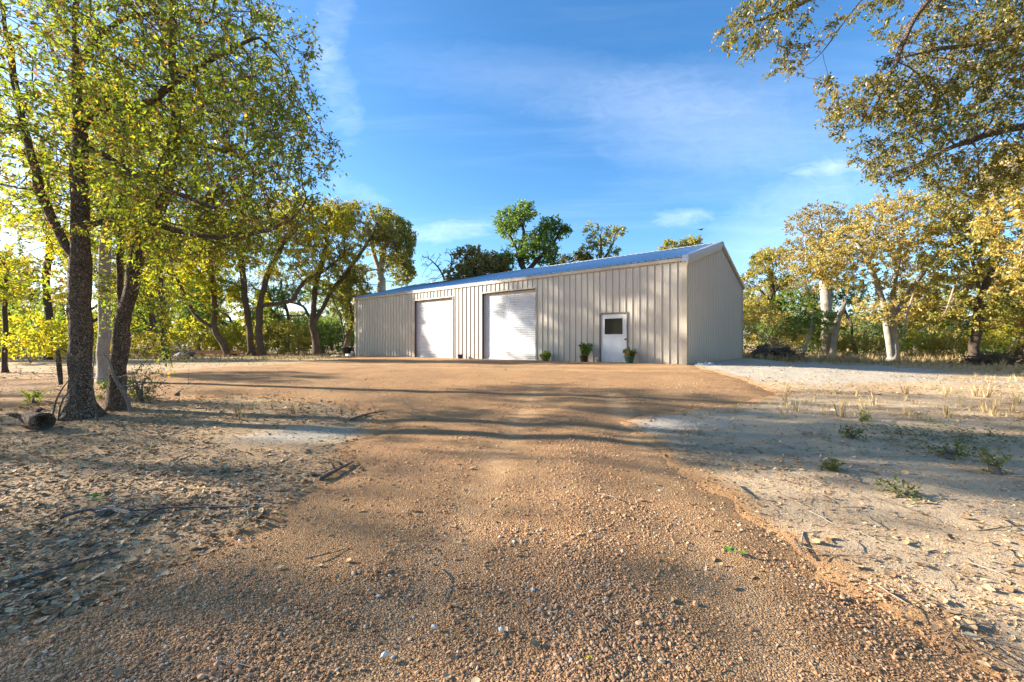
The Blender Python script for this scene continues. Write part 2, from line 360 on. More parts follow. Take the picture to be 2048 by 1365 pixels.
me = mesh('gravel_drive', np.stack([X, Y, Z], -1).reshape(-1, 3)[used], [rm[Q]], M_GRAV, {'track': ('POINT', trk.ravel()[used])}, True)
tag(obj('gravel_drive', me), 'orange brown gravel drive widening into a yard before the metal building', 'drive', kind='structure')

# ------------------------------------------------------------------ metal building
def metal(name, col, rough=.4, metalness=0., streak=.1):
    n = N(name); p = geo(n)
    f = n.noise(n.map(p, (3, 3, .5)), 2., 5, .6); d = n.noise(p, 14., 4)
    c = n.mix(1., col, n.mix(f, (1-streak,)*3, (1+streak*.6,)*3), 'MULTIPLY')
    dirt = n.math('MULTIPLY', n.rng(n('ShaderNodeSeparateXYZ', {0: p}).outputs[2], PAD, PAD+.5, 1, 0), n.rng(d, .4, .7))
    c = n.mix(n.math('MULTIPLY', dirt, .6), c, (.38,.24,.13))
    return n.principled(c, n.rng(d, .3, .7, rough-.06, rough+.08), metalness, normal=n.bump(f, .004, .6), spec=.45)
M_WALL = metal('taupe_painted_steel', (.505,.46,.39), .42)
M_TRIM = metal('light_taupe_trim', (.42,.365,.29), .42)
M_ROOF = metal('galvanised_roof_steel', (.40,.45,.52), .32, .7, .14)
M_RAKE = metal('galvanised_trim_steel', (.36,.39,.45), .4, .5, .1)
M_BROWN = metal('dark_brown_trim', (.085,.042,.034), .45)
M_DARK = metal('dark_gap', (.03,.028,.026), .7)
M_DOOR = metal('white_roller_steel', (.66,.67,.68), .4)
M_WHITE = metal('white_door_paint', (.66,.68,.70), .38)
n = N('dark_window_glass'); M_GLASS = n.principled((.012,.010,.009), .10, 0, spec=.2)
n = N('black_metal'); M_BLACK = n.principled((.015,.015,.016), .45)
bz = -TH
bld = empty('metal_building', (LX, LY, PAD), bz, 'long taupe ribbed metal building with two white roller doors and a low gabled roof', 'building')
RIB = .305
def prof(x):  # outward height of the sheet at x
    u = (x/RIB) % 1.0
    return np.interp(u, [0, .29, .31, .35, .37, .55, .57, .61, .63, .82, .865, .935, .98], [0, 0, .005, .005, 0, 0, .005, .005, 0, 0, .040, .040, 0])
BR = np.array([0, .29, .31, .35, .37, .55, .57, .61, .63, .82, .865, .935, .98])*RIB
def strip_pts(x0, x1):
    k0, k1 = int(math.floor(x0/RIB)), int(math.ceil(x1/RIB)); xs = [x0, x1]
    for k in range(k0, k1+1): xs += [k*RIB+b for b in BR if x0+1e-4 < k*RIB+b < x1-1e-4]
    return np.array(sorted(xs))
def sheet_wall(name, x0, x1, z0, z1, axis_y=False, top=None, m=None, out=-1, off=0.):
    xs = strip_pts(x0, x1); h = prof(xs-1e-6)*1.0
    n_ = len(xs); zt = np.full(n_, z1) if top is None else top(xs)
    a = np.stack([xs, out*h+off, np.full(n_, z0)], 1); b = np.stack([xs, out*h+off, zt], 1)
    i = np.arange(n_-1); q = np.stack([i, i+1, n_+i+1, n_+i], 1)
    return mesh(name, np.concatenate([a, b]), [q], m or M_WALL)
def wall_t(px):  # local x on the front wall seen at picture column px
    k = px-1024; t = (F*RX-k*RY)/(k*sin(TH)+F*cos(TH)); return LEN-t
def height_at(px, py):
    x, y = b2w(wall_t(px), 0); return CAMZ-(py-CY)/F*y-PAD
D1 = (wall_t(830), wall_t(906), height_at(868, 598.5)); D2 = (wall_t(965), wall_t(1071.5), height_at(1018, 582.5)); DW = (wall_t(1201.5), wall_t(1254.5), height_at(1228, 628))
print('DOORS', D1, D2, DW)
REC = .18
full = None
nb = int(round(LEN/RIB))
for k in range(nb):
    a, b = k*RIB, (k+1)*RIB
    segs = [(a, b, 0.)]
    for (o0, o1, zt) in (D1, D2, DW):
        ns = []
        for (s0, s1, z0) in segs:
            if s1 <= o0+1e-4 or s0 >= o1-1e-4: ns.append((s0, s1, z0)); continue
            if s0 < o0-.01: ns.append((s0, o0, z0))
            ns.append((max(s0, o0), min(s1, o1), zt))
            if s1 > o1+.01: ns.append((o1, s1, z0))
        segs = ns
    if len(segs) == 1 and segs[0][2] == 0.:
        if full is None: full = sheet_wall('wall_panel', 0, RIB, 0, EAVE-.1)
        obj('wall_panel', full, bld, (a, 0, 0))
    else:
        for (s0, s1, z0) in segs: obj('wall_panel', sheet_wall('wall_panel', s0, s1, z0, EAVE-.1), bld)
SL = RISE/(WID/2)
gt = lambda ys: EAVE-.02+SL*np.minimum(ys, WID-ys)
def gable(name, x, out):
    ys = strip_pts(0, WID); ys = np.array(sorted(set(ys.tolist()+[WID/2]))); h = prof(ys); n_ = len(ys)
    a = np.stack([x+out*h, ys, np.zeros(n_)], 1); b = np.stack([x+out*h, ys, gt(ys)], 1); i = np.arange(n_-1)
    obj(name, mesh(name, np.concatenate([a, b]), [np.stack([i, i+1, n_+i+1, n_+i], 1)], M_WALL), bld)
gable('gable_wall', LEN, 1); gable('gable_wall', 0, -1)
obj('rear_wall', sheet_wall('rear_wall', 0, LEN, 0, EAVE-.05, out=1, off=WID), bld)
# roof: separate ribbed sheets on the front slope
OH = .10; EZ = EAVE+.02
def roof_sheet(x0, x1, side):
    xs = strip_pts(x0, x1); h = prof(xs-1e-6); n_ = len(xs)
    y0, y1 = (-OH, WID/2) if side > 0 else (WID+OH, WID/2)
    nl = math.hypot(1, SL); ny, nz_ = (-SL/nl, 1/nl) if side > 0 else (SL/nl, 1/nl)
    za = EZ-OH*SL; zb = EZ+SL*WID/2
    a = np.stack([xs, y0+ny*h, za+nz_*h], 1); b = np.stack([xs, np.full(n_, y1)+ny*h, zb+nz_*h], 1)
    a2 = a-[0, 0, .012]; b2 = b-[0, 0, .012]
    i = np.arange(n_-1); up = np.stack([i, i+1, n_+i+1, n_+i], 1)
    lo = up[:, ::-1]+2*n_; fr = np.stack([i, 2*n_+i, 2*n_+i+1, i+1], 1)
    return mesh('roof_panel', np.concatenate([a, b, a2, b2]), [up, lo, fr], M_ROOF)
rf = roof_sheet(0, RIB, 1)
for k in range(nb): obj('roof_panel', rf, bld, (k*RIB, 0, 0))
obj('rear_roof', roof_sheet(0, LEN, -1), bld)
# trims
def bar(name, m, a, b, parent=bld): return obj(name, MB().box(a, b).make(name, m), parent)
bar('eave_trim', M_TRIM, (-.06, -.075, EAVE-.17), (LEN+.06, -.002, EAVE-.035))
bar('eave_gap', M_DARK, (0, -.05, EAVE-.033), (LEN, .1, EAVE-.012))
bar('corner_trim', M_TRIM, (LEN-.14, -.052, 0), (LEN+.05, .14, EAVE-.172))
bar('corner_trim', M_TRIM, (-.05, -.052, 0), (.14, .14, EAVE-.172))
bar('corner_trim', M_TRIM, (LEN-.14, WID-.14, 0), (LEN+.05, WID+.05, EAVE-.1))
bar('base_trim', M_TRIM, (LEN-.03, .145, -.1), (LEN+.004, WID-.145, .03))
bar('base_trim', M_DARK, (.145, .002, -.1), (LEN-.145, .05, .015))
def rake(name, m, x0, x1, dz0, dz1, side, y_in=0.):
    y0, y1 = (-OH-.03, WID/2) if side > 0 else (WID+OH+.03, WID/2)
    f = lambda y: EZ+SL*min(y, WID-y)
    V = []
    for x in (x0, x1):
        for y in (y0, y1): V += [(x, y, f(y)+dz0), (x, y, f(y)+dz1)]
    q = [(0,1,3,2),(4,6,7,5),(0,4,5,1),(2,3,7,6),(1,5,7,3),(0,2,6,4)]
    obj(name, mesh(name, V, [q], m), bld)
for s in (1, -1):
    rake('rake_trim', M_RAKE if s > 0 else M_TRIM, LEN-.10, LEN+.13, -.19 if s > 0 else -.10, .055, s)
    rake('rake_soffit_trim', M_TRIM, LEN+.036, LEN+.10, -.33 if s > 0 else -.16, -.193 if s > 0 else -.103, s)
    rake('rake_trim', M_RAKE, -.13, .10, -.19, .055, s)
# ridge cap: two folded wings
V = []
for x in (-.15, LEN+.15):
    for y, dz in ((WID/2-.24, .045), (WID/2, .05), (WID/2+.24, .045)): V += [(x, y, EZ+SL*min(y, WID-y)+dz), (x, y, EZ+SL*min(y, WID-y)+dz-.02)]
q = [(0,2,8,6),(2,4,10,8),(1,7,9,3),(3,9,11,5),(0,6,7,1),(4,5,11,10),(0,1,3,2),(2,3,5,4),(6,8,9,7),(8,10,11,9)]
obj('ridge_cap', mesh('ridge_cap', V, [q], M_RAKE), bld)
# roller doors
def roller(x0, x1, zt):
    fr = obj('door_frame', MB().box((x0-.025, -.04, zt+.002), (x1+.03, -.012, zt+.06)).box((x1+.002, -.04, 0), (x1+.035, -.012, zt+.001)).box((x0-.03, -.04, 0), (x0-.002, -.012, zt+.001)).make('door_frame', M_TRIM), bld)
    obj('jamb', MB().box((x0-.02, -.010, 0), (x0+.004, REC+.1, zt)).make('jamb', M_BROWN), bld)
    obj('jamb', MB().box((x1-.004, -.010, 0), (x1+.02, REC+.1, zt)).make('jamb', M_BROWN), bld)
    obj('header', MB().box((x0+.005, -.009, zt-.018), (x1-.005, REC+.1, zt+.012)).make('header', M_BROWN), bld)
    pz = []; s = .092; z = .08
    while z < zt-.03:
        pz += [(z, .014), (z+s*.16, -.006), (z+s*.5, -.022), (z+s*.86, -.006)]; z += s
    pz = np.array(pz+[(zt-.02, 0)]); m_ = len(pz)
    a = np.stack([np.full(m_, x0+.006), REC+pz[:, 1], pz[:, 0]], 1); b = a.copy(); b[:, 0] = x1-.006
    i = np.arange(m_-1)
    d = obj('roller_door', mesh('roller_door', np.concatenate([a, b]), [np.stack([i, m_+i, m_+i+1, i+1], 1)], M_DOOR), bld)
    obj('bottom_bar', MB().box((x0+.007, REC-.035, .005), (x1-.007, REC+.01, .085)).make('bottom_bar', M_DOOR), d)
    obj('lock', MB().lathe([(0, -.03), (.03, -.03), (.03, .0), (0, .0)], 10).make('lock', M_BLACK), d, (x1-.12, REC-.05, .15), (pi/2, 0, 0))
    for xx in (x0+.004, x1-.044): obj('guide_rail', MB().box((xx+.001, REC-.06, .0), (xx+.039, REC-.036, zt-.02)).make('guide_rail', M_DOOR), d)
    obj('sill', MB().box((x0, -.25, -.08), (x1, REC+.1, .004)).make('sill', M_CONC), bld)
n = N('concrete'); p = objc(n); M_CONC = n.principled(n.mix(n.noise(p, 9., 6), (.36,.33,.29), (.52,.49,.44)), .9, normal=n.bump(n.noise(p, 40., 4), .004))
roller(*D1); roller(*D2)
# walk door
x0, x1, zt = DW
obj('door_frame', MB().box((x0-.035, -.044, 0), (x0+.012, .06, zt)).box((x1-.012, -.044, 0), (x1+.035, .06, zt)).box((x0-.035, -.0445, zt+.001), (x1+.035, .06, zt+.05)).make('door_frame', metal('grey_brown_door_trim', (.16,.13,.115), .45)), bld)
wd = x1-x0; y = .012
wx0, wx1, wz0, wz1 = x0+.14*wd, x0+.84*wd, .575*zt, .91*zt
dr = obj('walk_door', MB().box((x0+.014, y, .03), (wx0, y+.045, zt-.004)).box((wx1, y, .03), (x1-.014, y+.045, zt-.004)).box((wx0, y, .03), (wx1, y+.045, wz0)).box((wx0, y, wz1), (wx1, y+.045, zt-.004)).make('walk_door', M_WHITE), bld)
obj('window_pane', MB().box((wx0+.001, y+.015, wz0+.001), (wx1-.001, y+.03, wz1-.001)).make('window_pane', M_GLASS), dr)
obj('window_frame', MB().box((wx0-.018, y-.008, wz0-.018), (wx0+.012, y-.001, wz1+.018)).box((wx1-.012, y-.008, wz0-.018), (wx1+.018, y-.001, wz1+.018)).box((wx0+.0125, y-.008, wz1-.012), (wx1-.0125, y-.001, wz1+.018)).box((wx0+.0125, y-.008, wz0-.018), (wx1-.0125, y-.001, wz0+.012)).make('window_frame', M_WHITE), dr)
obj('knob', MB().lathe([(0, 0), (.033, 0), (.033, .012), (.014, .018), (.014, .04), (.03, .05), (.032, .07), (.02, .085), (0, .088)], 14).make('knob', M_BLACK, True), dr, (x1-.075, y, .475*zt), (pi/2, 0, 0))
obj('threshold', MB().box((x0-.03, -.09, -.05), (x1+.03, .06, .028)).make('threshold', M_TRIM), bld)

# ------------------------------------------------------------------ trees
def grow(att, skel, step, di, dk, iters, rng, trop=(0, 0, 0), jit=.25):
    pos, par = [], []
    def nearest(p): return int(np.argmin(((np.array(pos)-p)**2).sum(1)))
    for pl in skel:
        pl = np.asarray(pl, float); seg = np.linalg.norm(np.diff(pl, axis=0), axis=1); L = np.concatenate([[0], np.cumsum(seg)])
        m_ = max(3, int(L[-1]/step)); s = np.linspace(0, L[-1], m_+1)
        # smooth interpolation
        pts = np.stack([np.interp(s, L, pl[:, i]) for i in range(3)], 1)
        for _ in range(3): pts[1:-1] = .25*pts[:-2]+.5*pts[1:-1]+.25*pts[2:]
        pts[1:-1] += rng.normal(0, step*.10, pts[1:-1].shape)
        if not pos: pos.append(pts[0]); par.append(-1); last = 0; st = 1
        else: last = nearest(pts[0]); st = 1
        for q in pts[st:]: pos.append(q); par.append(last); last = len(pos)-1
    pos = [np.array(p) for p in pos]; att = np.array(att)
    Pn = np.array(pos); d2 = ((att[:, None]-Pn[None])**2).sum(2); ni = d2.argmin(1); nd = d2.min(1)
    trop = np.array(trop)
    for it in range(iters):
        al = nd > dk*dk; att, ni, nd = att[al], ni[al], nd[al]
        if not len(att): break
        act = nd < di*di
        if not act.any(): break
        v_ = att[act]-Pn[ni[act]]; v_ /= np.linalg.norm(v_, axis=1, keepdims=True)
        un, inv = np.unique(ni[act], return_inverse=True); S = np.zeros((len(un), 3)); np.add.at(S, inv, v_)
        S /= np.maximum(np.linalg.norm(S, axis=1, keepdims=True), 1e-6); S += rng.normal(0, jit, S.shape)+trop
        S /= np.linalg.norm(S, axis=1, keepdims=True)
        new = Pn[un]+S*step
        k = ((new[:, None]-Pn[None])**2).sum(2).min(1) > (.45*step)**2
        new, un = new[k], un[k]
        if not len(new): break
        b = len(Pn); Pn = np.concatenate([Pn, new]); par += un.tolist()
        dn = ((att[:, None]-new[None])**2).sum(2); j = dn.argmin(1); dm = dn[np.arange(len(att)), j]; c = dm < nd
        ni[c] = j[c]+b; nd[c] = dm[c]
        if len(Pn) > 24000: break
    return Pn, np.array(par)
def skin(Pn, par, r0, tip, expo, rng, flare=1.5, lump=.06, sides=(12, 8, 5, 3), taper=1.2):
    n_ = len(Pn); acc = np.zeros(n_); R = np.zeros(n_); best = np.full(n_, -1); bestr = np.zeros(n_); dt = np.zeros(n_, int)
    for i in range(n_-1, -1, -1):
        R[i] = tip if acc[i] == 0 else acc[i]**(1/expo)
        p = par[i]
        if p >= 0:
            acc[p] += R[i]**expo; dt[p] = max(dt[p], dt[i]+1)
            if R[i] > bestr[p]: bestr[p] = R[i]; best[p] = i
    R = tip+(r0-tip)*np.clip((R-tip)/max(R[0]-tip, 1e-6), 0, 1)**taper
    hb = Pn[:, 2]-Pn[0, 2]; d0 = np.linalg.norm(Pn-Pn[0], axis=1)
    m = MB()
    kids = [[] for _ in range(n_)]
    for i in range(1, n_): kids[par[i]].append(i)
    starts = [0]
    for i in range(n_):
        for c in kids[i]:
            if c != best[i]: starts.append(c)
    for s in starts:
        ch = [s]; 
        while best[ch[-1]] >= 0: ch.append(best[ch[-1]])
        pts, rr = Pn[ch].copy(), R[ch].copy()
        if s != 0:
            pts = np.concatenate([Pn[par[s]][None], pts]); rr = np.concatenate([[min(rr[0]*1.25, R[par[s]])], rr])
        if len(pts) < 2: continue
        if len(pts) > 4:
            pts[1:-1] = .25*pts[:-2]+.5*pts[1:-1]+.25*pts[2:]
        rm = rr[0]; k = sides[0] if rm > .09 else sides[1] if rm > .045 else sides[2] if rm > .018 else sides[3]
        if s == 0:
            # finer rings, flared foot
            L = np.concatenate([[0], np.cumsum(np.linalg.norm(np.diff(pts, axis=0), axis=1))]); ss_ = np.concatenate([np.linspace(0, min(.6, L[-1]*.3), 8)[:-1], np.linspace(min(.6, L[-1]*.3), L[-1], max(4, int(L[-1]/.1)))])
            pts = np.stack([np.interp(ss_, L, pts[:, i]) for i in range(3)], 1); rr = np.interp(ss_, L, rr)
            rr = rr*(1+(flare-1)*np.exp(-ss_/(r0*1.3)))
            pts = np.concatenate([pts[:1]-[0, 0, .15], pts]); rr = np.concatenate([rr[:1]*1.05, rr])
        V, q, t = tube(pts, rr, k, False, lump if rm > .03 else 0, rng); m.add(V, q, t)
    return m, R, dt
def leaves(Pn, par, idx, rng, per=2, tw=.3, nl=6, ll=.07, lw=.5, droop=.25, spread=.9, tint=(.5, .2), tfun=None):
    base = np.repeat(Pn[idx], per, 0); pd = np.repeat(Pn[idx]-Pn[np.maximum(par[idx], 0)], per, 0)
    pd /= np.maximum(np.linalg.norm(pd, axis=1, keepdims=True), 1e-6)
    d = pd*.6+rng.normal(0, spread*.6, base.shape)+[0, 0, -droop*.5]; d /= np.linalg.norm(d, axis=1, keepdims=True)
    ln = tw*rng.uniform(.5, 1.25, len(base))
    # twiglets
    e = base+d*ln[:, None]; e[:, 2] -= droop*.35*ln
    mid = base+d*ln[:, None]*.5
    w = rng.normal(0, 1, base.shape); w = np.cross(w, d); w /= np.maximum(np.linalg.norm(w, axis=1, keepdims=True), 1e-6); u_ = np.cross(d, w)
    tr = .0022+.006*tw; nT = len(base)
    TV = np.concatenate([base+w*tr, base-w*.5*tr+u_*.87*tr, base-w*.5*tr-u_*.87*tr, e]); a = np.arange(nT)
    TT = np.concatenate([np.stack([a, a+nT, a+3*nT], 1), np.stack([a+nT, a+2*nT, a+3*nT], 1), np.stack([a+2*nT, a, a+3*nT], 1)])
    # leaves
    t = (np.tile(np.arange(nl), nT)+rng.uniform(.2, 1., nT*nl))/nl
    rep = lambda A: np.repeat(A, nl, 0)
    b = rep(base)*(1-t[:, None])+rep(e)*t[:, None]
    ld = rep(d)*.55+rng.normal(0, .75, b.shape)+[0, 0, -droop]; ld /= np.linalg.norm(ld, axis=1, keepdims=True)
    up = np.array([0, 0, 1.])*.6+rng.normal(0, .7, b.shape); sd = np.cross(ld, up); sd /= np.maximum(np.linalg.norm(sd, axis=1, keepdims=True), 1e-6)
    nn = np.cross(sd, ld)
    l = ll*rng.uniform(.65, 1.3, len(b)); hw = l*lw*.5*rng.uniform(.8, 1.2, len(b))
    b = b+ld*l[:, None]*.12
    fold = hw*rng.uniform(.0, .5, len(b))
    Lf = b+ld*(l*.45)[:, None]+sd*hw[:, None]+nn*fold[:, None]; Rt = b+ld*(l*.45)[:, None]-sd*hw[:, None]+nn*fold[:, None]
    tp = b+ld*l[:, None]-nn*(l*.12)[:, None]
    m_ = len(b); i = np.arange(m_)
    V = np.concatenate([b, Lf, tp, Rt]); Fc = np.concatenate([np.stack([i, i+3*m_, i+2*m_], 1), np.stack([i, i+2*m_, i+m_], 1)])
    cl = rep(rng.normal(0, tint[1]*.7, nT))+rng.normal(0, tint[1]*.6, m_)+tint[0]
    if tfun is not None: cl = cl+tfun(b)
    cl = np.clip(cl, 0, 1)
    return V, Fc, np.concatenate([cl, cl]), (TV, TT)
def ell(rng, n_, c, r, gap=.0, gs=1.0, seed=0, shell=.35):
    out = []; tries = 0
    while len(out) < n_:
        tries += 1
        q = rng.normal(0, 1, (n_*3, 3)); q /= np.linalg.norm(q, axis=1, keepdims=True); q *= (rng.uniform(0, 1, (len(q), 1))**shell)
        w = q*np.array(r)+np.array(c)
        if gap:
            g = vn(w[:, 0]/gs+w[:, 1]*.7/gs, w[:, 2]/gs+w[:, 1]*.4/gs+7, seed); w = w[g > (gap if tries < 8 else 0)]
        out += list(w[:n_-len(out)])
    return np.array(out)
TRI = [0]
def tree(name, base, skel, blobs, r0, lm, bm, label, cat='tree', group=None, seed=1, step=.22, natt=700, tip=.007, expo=2.35,
         per=3, tw=.32, nl=6, ll=.09, lw=.6, droop=.25, near_tip=4, tint=(.5, .2), gap=.38, gs=1.2, trop=(0, 0, .05), flare=1.5, sides=(12, 8, 5, 3), extra=None, leafy=1., jit=.25, tfun=None, bare=False, lump=.06, di=2.6, dk=None, dens=2.6):
    rng = rs(seed); base = np.asarray(base, float)
    tot = sum(b[2] for b in blobs); natt = int(natt*dens)
    att = np.concatenate([ell(rng, max(8, int(natt*b[2]/tot)), b[0], b[1], gap, gs, seed) for b in blobs])
    Pn, par = grow(att, skel, step, di, dk or step*1.5, 160, rng, trop, jit)
    m, R, dt = skin(Pn, par, r0, tip, expo, rng, flare, lump, sides)
    root = empty(name, tuple(base), 0, label, cat, group)
    idx = np.where(dt <= near_tip)[0]; idx = idx[idx > 0]
    # not on the explicit trunk
    if leafy < 1: idx = idx[rng.uniform(0, 1, len(idx)) < leafy]
    if not bare:
        V, Fc, ti, (TV, TT) = leaves(Pn, par, idx, rng, per, tw, nl, ll, lw, droop, tint=tint, tfun=tfun)
        m.add(TV, None, TT)
    for v_ in range(len(m.v)): m.v[v_] = m.v[v_]-base
    tm = m.make('trunk', bm, True)
    obj('trunk', tm, root)
    TRI[0] += len(tm.polygons)*2
    if not bare:
        cm = mesh('crown', V-base, [Fc], lm, {'tint': ('FACE', ti)}); obj('crown', cm, root); TRI[0] += len(cm.polygons)
    return root
def copy_tree(o, loc, rz, sc=1., label=None, group=None):
    c = o.copy(); COL.objects.link(c); c.location = loc; c.rotation_euler = (0, 0, rz); c.scale = (sc, sc, sc)
    if label: c['label'] = label
    if group: c['group'] = group
    elif 'group' in c: del c['group']
    for ch in o.children:
        k = ch.copy(); COL.objects.link(k); k.parent = c
    return c
def pl(pts, d):  # picture polyline at depth(s)
    return [P(p[0], p[1], p[2] if len(p) > 2 else d) for p in pts]
def bl(px, py, d, rx, ry, rd, w): return (P(px, py, d), (rx/F*d, rd, ry/F*d), w)
# --- the two trunks close to the camera on the left
bA = G(165, 834); dA = bA[1]
skA = [pl([(165,834),(164,780),(161,700),(159,600),(162,500),(160,400),(158,280),(152,150),(150,0),(148,-170),(150,-330)], dA),
       pl([(152,520),(128,500),(113,451),(85,400),(68,318),(45,257),(7,34),(-20,-90)], dA),
       pl([(168,452),(195,443),(240,436),(300,448),(360,462),(420,476,dA-.4),(500,470,dA-.6),(560,455,dA-.8),(600,430,dA-.8)], dA),
       pl([(160,288),(205,308),(253,345),(300,370,dA-.3),(350,385,dA-.5),(440,420,dA-.7)], dA),
       pl([(156,265),(180,225),(202,209),(250,216),(300,208),(335,178,dA-.3),(400,130,dA-.4),(520,70,dA-.5)], dA),
       pl([(154,150),(200,60),(300,20,dA+.5),(420,50,dA+.6)], dA)]
tree('autumn_tree', bA, skA, [bl(330,130,dA,250,140,2.2,5), bl(540,240,dA-.4,100,180,1.6,4.5), bl(430,390,dA-.6,200,95,1.6,8), bl(330,470,dA-.5,150,50,1.1,2), bl(560,60,dA-.3,60,70,.9,.7), bl(90,220,dA,170,230,2.2,3.6),
     bl(-150,200,dA,170,260,2.2,1.), bl(50,530,dA+.3,110,60,1.3,1.0), bl(200,-200,dA,400,180,2.5,1.2), bl(300,300,dA-.6,240,110,1.6,3), bl(560,410,dA-.8,75,60,1.0,2.2)],
     17.5/F*dA, L_A, BK_A, 'big dark furrowed tree in front of the leaning trunk, crown filling the upper left', group=None,
     seed=4, step=.15, natt=2600, tip=.004, per=3, tw=.30, nl=5, ll=.080, lw=.48, near_tip=4, gap=.40, gs=.55, tint=(.50,.28), flare=2.0, sides=(18,8,5,3), lump=.09, di=1.6, leafy=.95,
     tfun=lambda b: .3*fbm(b[:,0]/1.1+b[:,1]*.5, b[:,2]/1.1, 5, 2)*2)
bB = G(233, 818); dB = bB[1]
skB = [pl([(232,818),(236,760),(239,700),(243,660),(254,620),(266,565),(270,530),(276,468),(300,440),(322,417),(340,350),(350,305),(352,240),(348,180),(345,100),(350,-50)], dB),
       pl([(243,655),(241,600),(240,520),(238,450),(250,350),(235,260)], dB+.1),
       pl([(276,500),(268,470),(262,440),(290,400),(330,300)], dB+.2),
       pl([(352,270),(400,290),(450,300),(500,330)], dB), pl([(254,620),(290,640),(320,660),(333,690,dB-.3)], dB)]
tree('autumn_tree', bB, skB, [bl(420,230,dB+.4,200,150,1.8,4), bl(330,20,dB,240,170,2.,3), bl(420,450,dB+.6,160,90,1.6,2.4), bl(240,420,dB+.8,130,90,1.4,1.8), bl(340,690,dB-.4,26,40,.35,.25), bl(240,600,dB+.8,30,60,.6,.4), bl(330,560,dB+.4,70,50,.8,.5)],
     13.5/F*dB, L_A, BK_A, 'dark leaning tree with a swollen fork right behind the big furrowed trunk', seed=9, step=.16, natt=1400, tip=.004, per=3, tw=.30, nl=7, ll=.068, lw=.5, near_tip=4,
     gap=.40, gs=.55, tint=(.55,.26), flare=1.7, sides=(14,8,5,3), lump=.09, di=1.6)
bC = P(209, 766, 11.2); bC[2] = H(bC[0], 11.2)
tree('pale_tree', bC, [[bC]+pl([(207,700),(208,620),(207,560),(212,500),(216,420),(210,330),(205,250)], 11.2)], [bl(220,300,11.2,150,140,1.8,2), bl(100,420,11.2,110,70,1.4,1), bl(330,480,11.4,100,60,1.4,1)],
     .13, L_Y, BK_P, 'pale grey trunk half hidden between the two dark trunks', seed=13, step=.2, natt=500, per=2, nl=6, ll=.085, near_tip=4, tint=(.5,.25), di=2)
# --- woodland left of the building
def at(px, d): x = (px-1024)/F*d; return np.array([x, d, float(H(x, d))])
bD = at(330, 24.)
tree('thin_tree', bD, [pl([(333,720),(328,680),(326,620),(320,560),(317,500),(322,440),(318,380),(330,290)], 24)], [bl(330,480,24,80,60,2.0,2.4), bl(290,590,24,50,36,1.2,.8), bl(350,640,23.5,26,36,.6,.4), bl(390,420,24,80,50,2,1.8), bl(310,370,24,80,40,2,1.6), bl(350,270,24,100,60,2.4,3)],
     .15, L_Y, BK_B, 'thin straight trunk with bright yellow green leaves right of the leaning dark tree', seed=15, natt=620, ll=.12, nl=6, per=5, tint=(.45,.25), near_tip=3, gap=.5, gs=1.7)
t_K = tree('yellow_tree', at(236, 23.), [[at(236, 23.)]+pl([(238,640),(244,560),(240,480),(250,400),(246,330),(250,240)], 23)], [bl(240,420,23,80,60,2,2.4), bl(180,500,23,60,40,1.6,1.2), bl(300,470,23,50,40,1.4,1), bl(270,340,23,80,40,2,1.6), bl(250,230,23,100,60,2.4,2.6), bl(250,580,23,40,40,1,.6)],
     .17, L_Y, BK_B, 'yellow green tree glowing behind the leaning dark trunk', seed=16, natt=620, ll=.125, nl=6, per=5, tint=(.5,.25), near_tip=3, gap=.5, gs=1.7)
tree('yellow_tree', at(95, 25.), [[at(95, 25.)]+pl([(98,640),(92,560),(100,480),(90,400),(96,330),(110,260)], 25)], [bl(90,440,25,90,60,2.2,2.4), bl(30,530,25,70,40,1.8,1.4), bl(150,500,25,50,40,1.4,1), bl(110,350,25,80,50,2,1.6), bl(130,250,25,100,60,2.4,2.4)],
     .17, L_Y, BK_B, 'yellow green tree left of the big furrowed trunk, beyond the side track', seed=18, natt=620, ll=.125, nl=6, per=5, tint=(.6,.25), near_tip=3, gap=.5, gs=1.7)
tree('slender_tree', at(10, 14.), [[at(10, 14.)]+pl([(8,700),(12,660),(6,610),(14,560),(8,520)], 14)], [bl(20,560,14,90,34,1.1,1.6), bl(60,590,14,60,24,.8,.8), bl(-40,520,14,60,50,1.2,1), bl(60,680,13.6,40,20,.6,.4)],
     .07, L_Y, BK_B, 'slender sapling with layered yellow sprays at the left edge', seed=20, natt=420, ll=.085, nl=7, per=3, tint=(.55,.28), near_tip=3, step=.16, gap=.42)
bE = G(457, 714); dE = bE[1]
tree('forked_tree', bE, [pl([(458,714),(447,690),(432,665),(420,652),(400,640),(383,620),(372,598),(355,560),(340,530)], dE), pl([(432,665),(427,645),(430,620),(428,600),(426,560),(420,520),(418,480)], dE)],
     [bl(400,530,dE,90,45,2.2,2.5), bl(340,560,dE,50,40,1.6,1), bl(450,590,dE,40,50,1.5,1), bl(430,470,dE,80,40,2,1.5)],
     .23, L_Y, BK_A, 'dark forked tree whose trunk leans left over the dry grass', seed=17, natt=560, ll=0.156, nl=7, per=4, tint=(.5,.25), near_tip=3, flare=1.3)
bF = at(503, 31.5); dF = bF[1]+.6
tree('oak_tree', bF, [pl([(503,708),(500,670),(495,630),(490,590),(487,555),(480,510),(470,470)], bF[1])], [bl(460,470,dF,110,80,2.6,3.6), bl(400,480,dF,80,60,2.4,2), bl(500,600,dF,34,50,1.4,.8)],
     .21, L_Y, BK_B, 'left one of a close pair of grey trunks by the yard, with drooping yellow leaves', seed=19, natt=560, ll=0.143, nl=7, per=3, tint=(.5,.25), near_tip=3, dens=2.0)
bF2 = at(523, 31); dF = bF2[1]
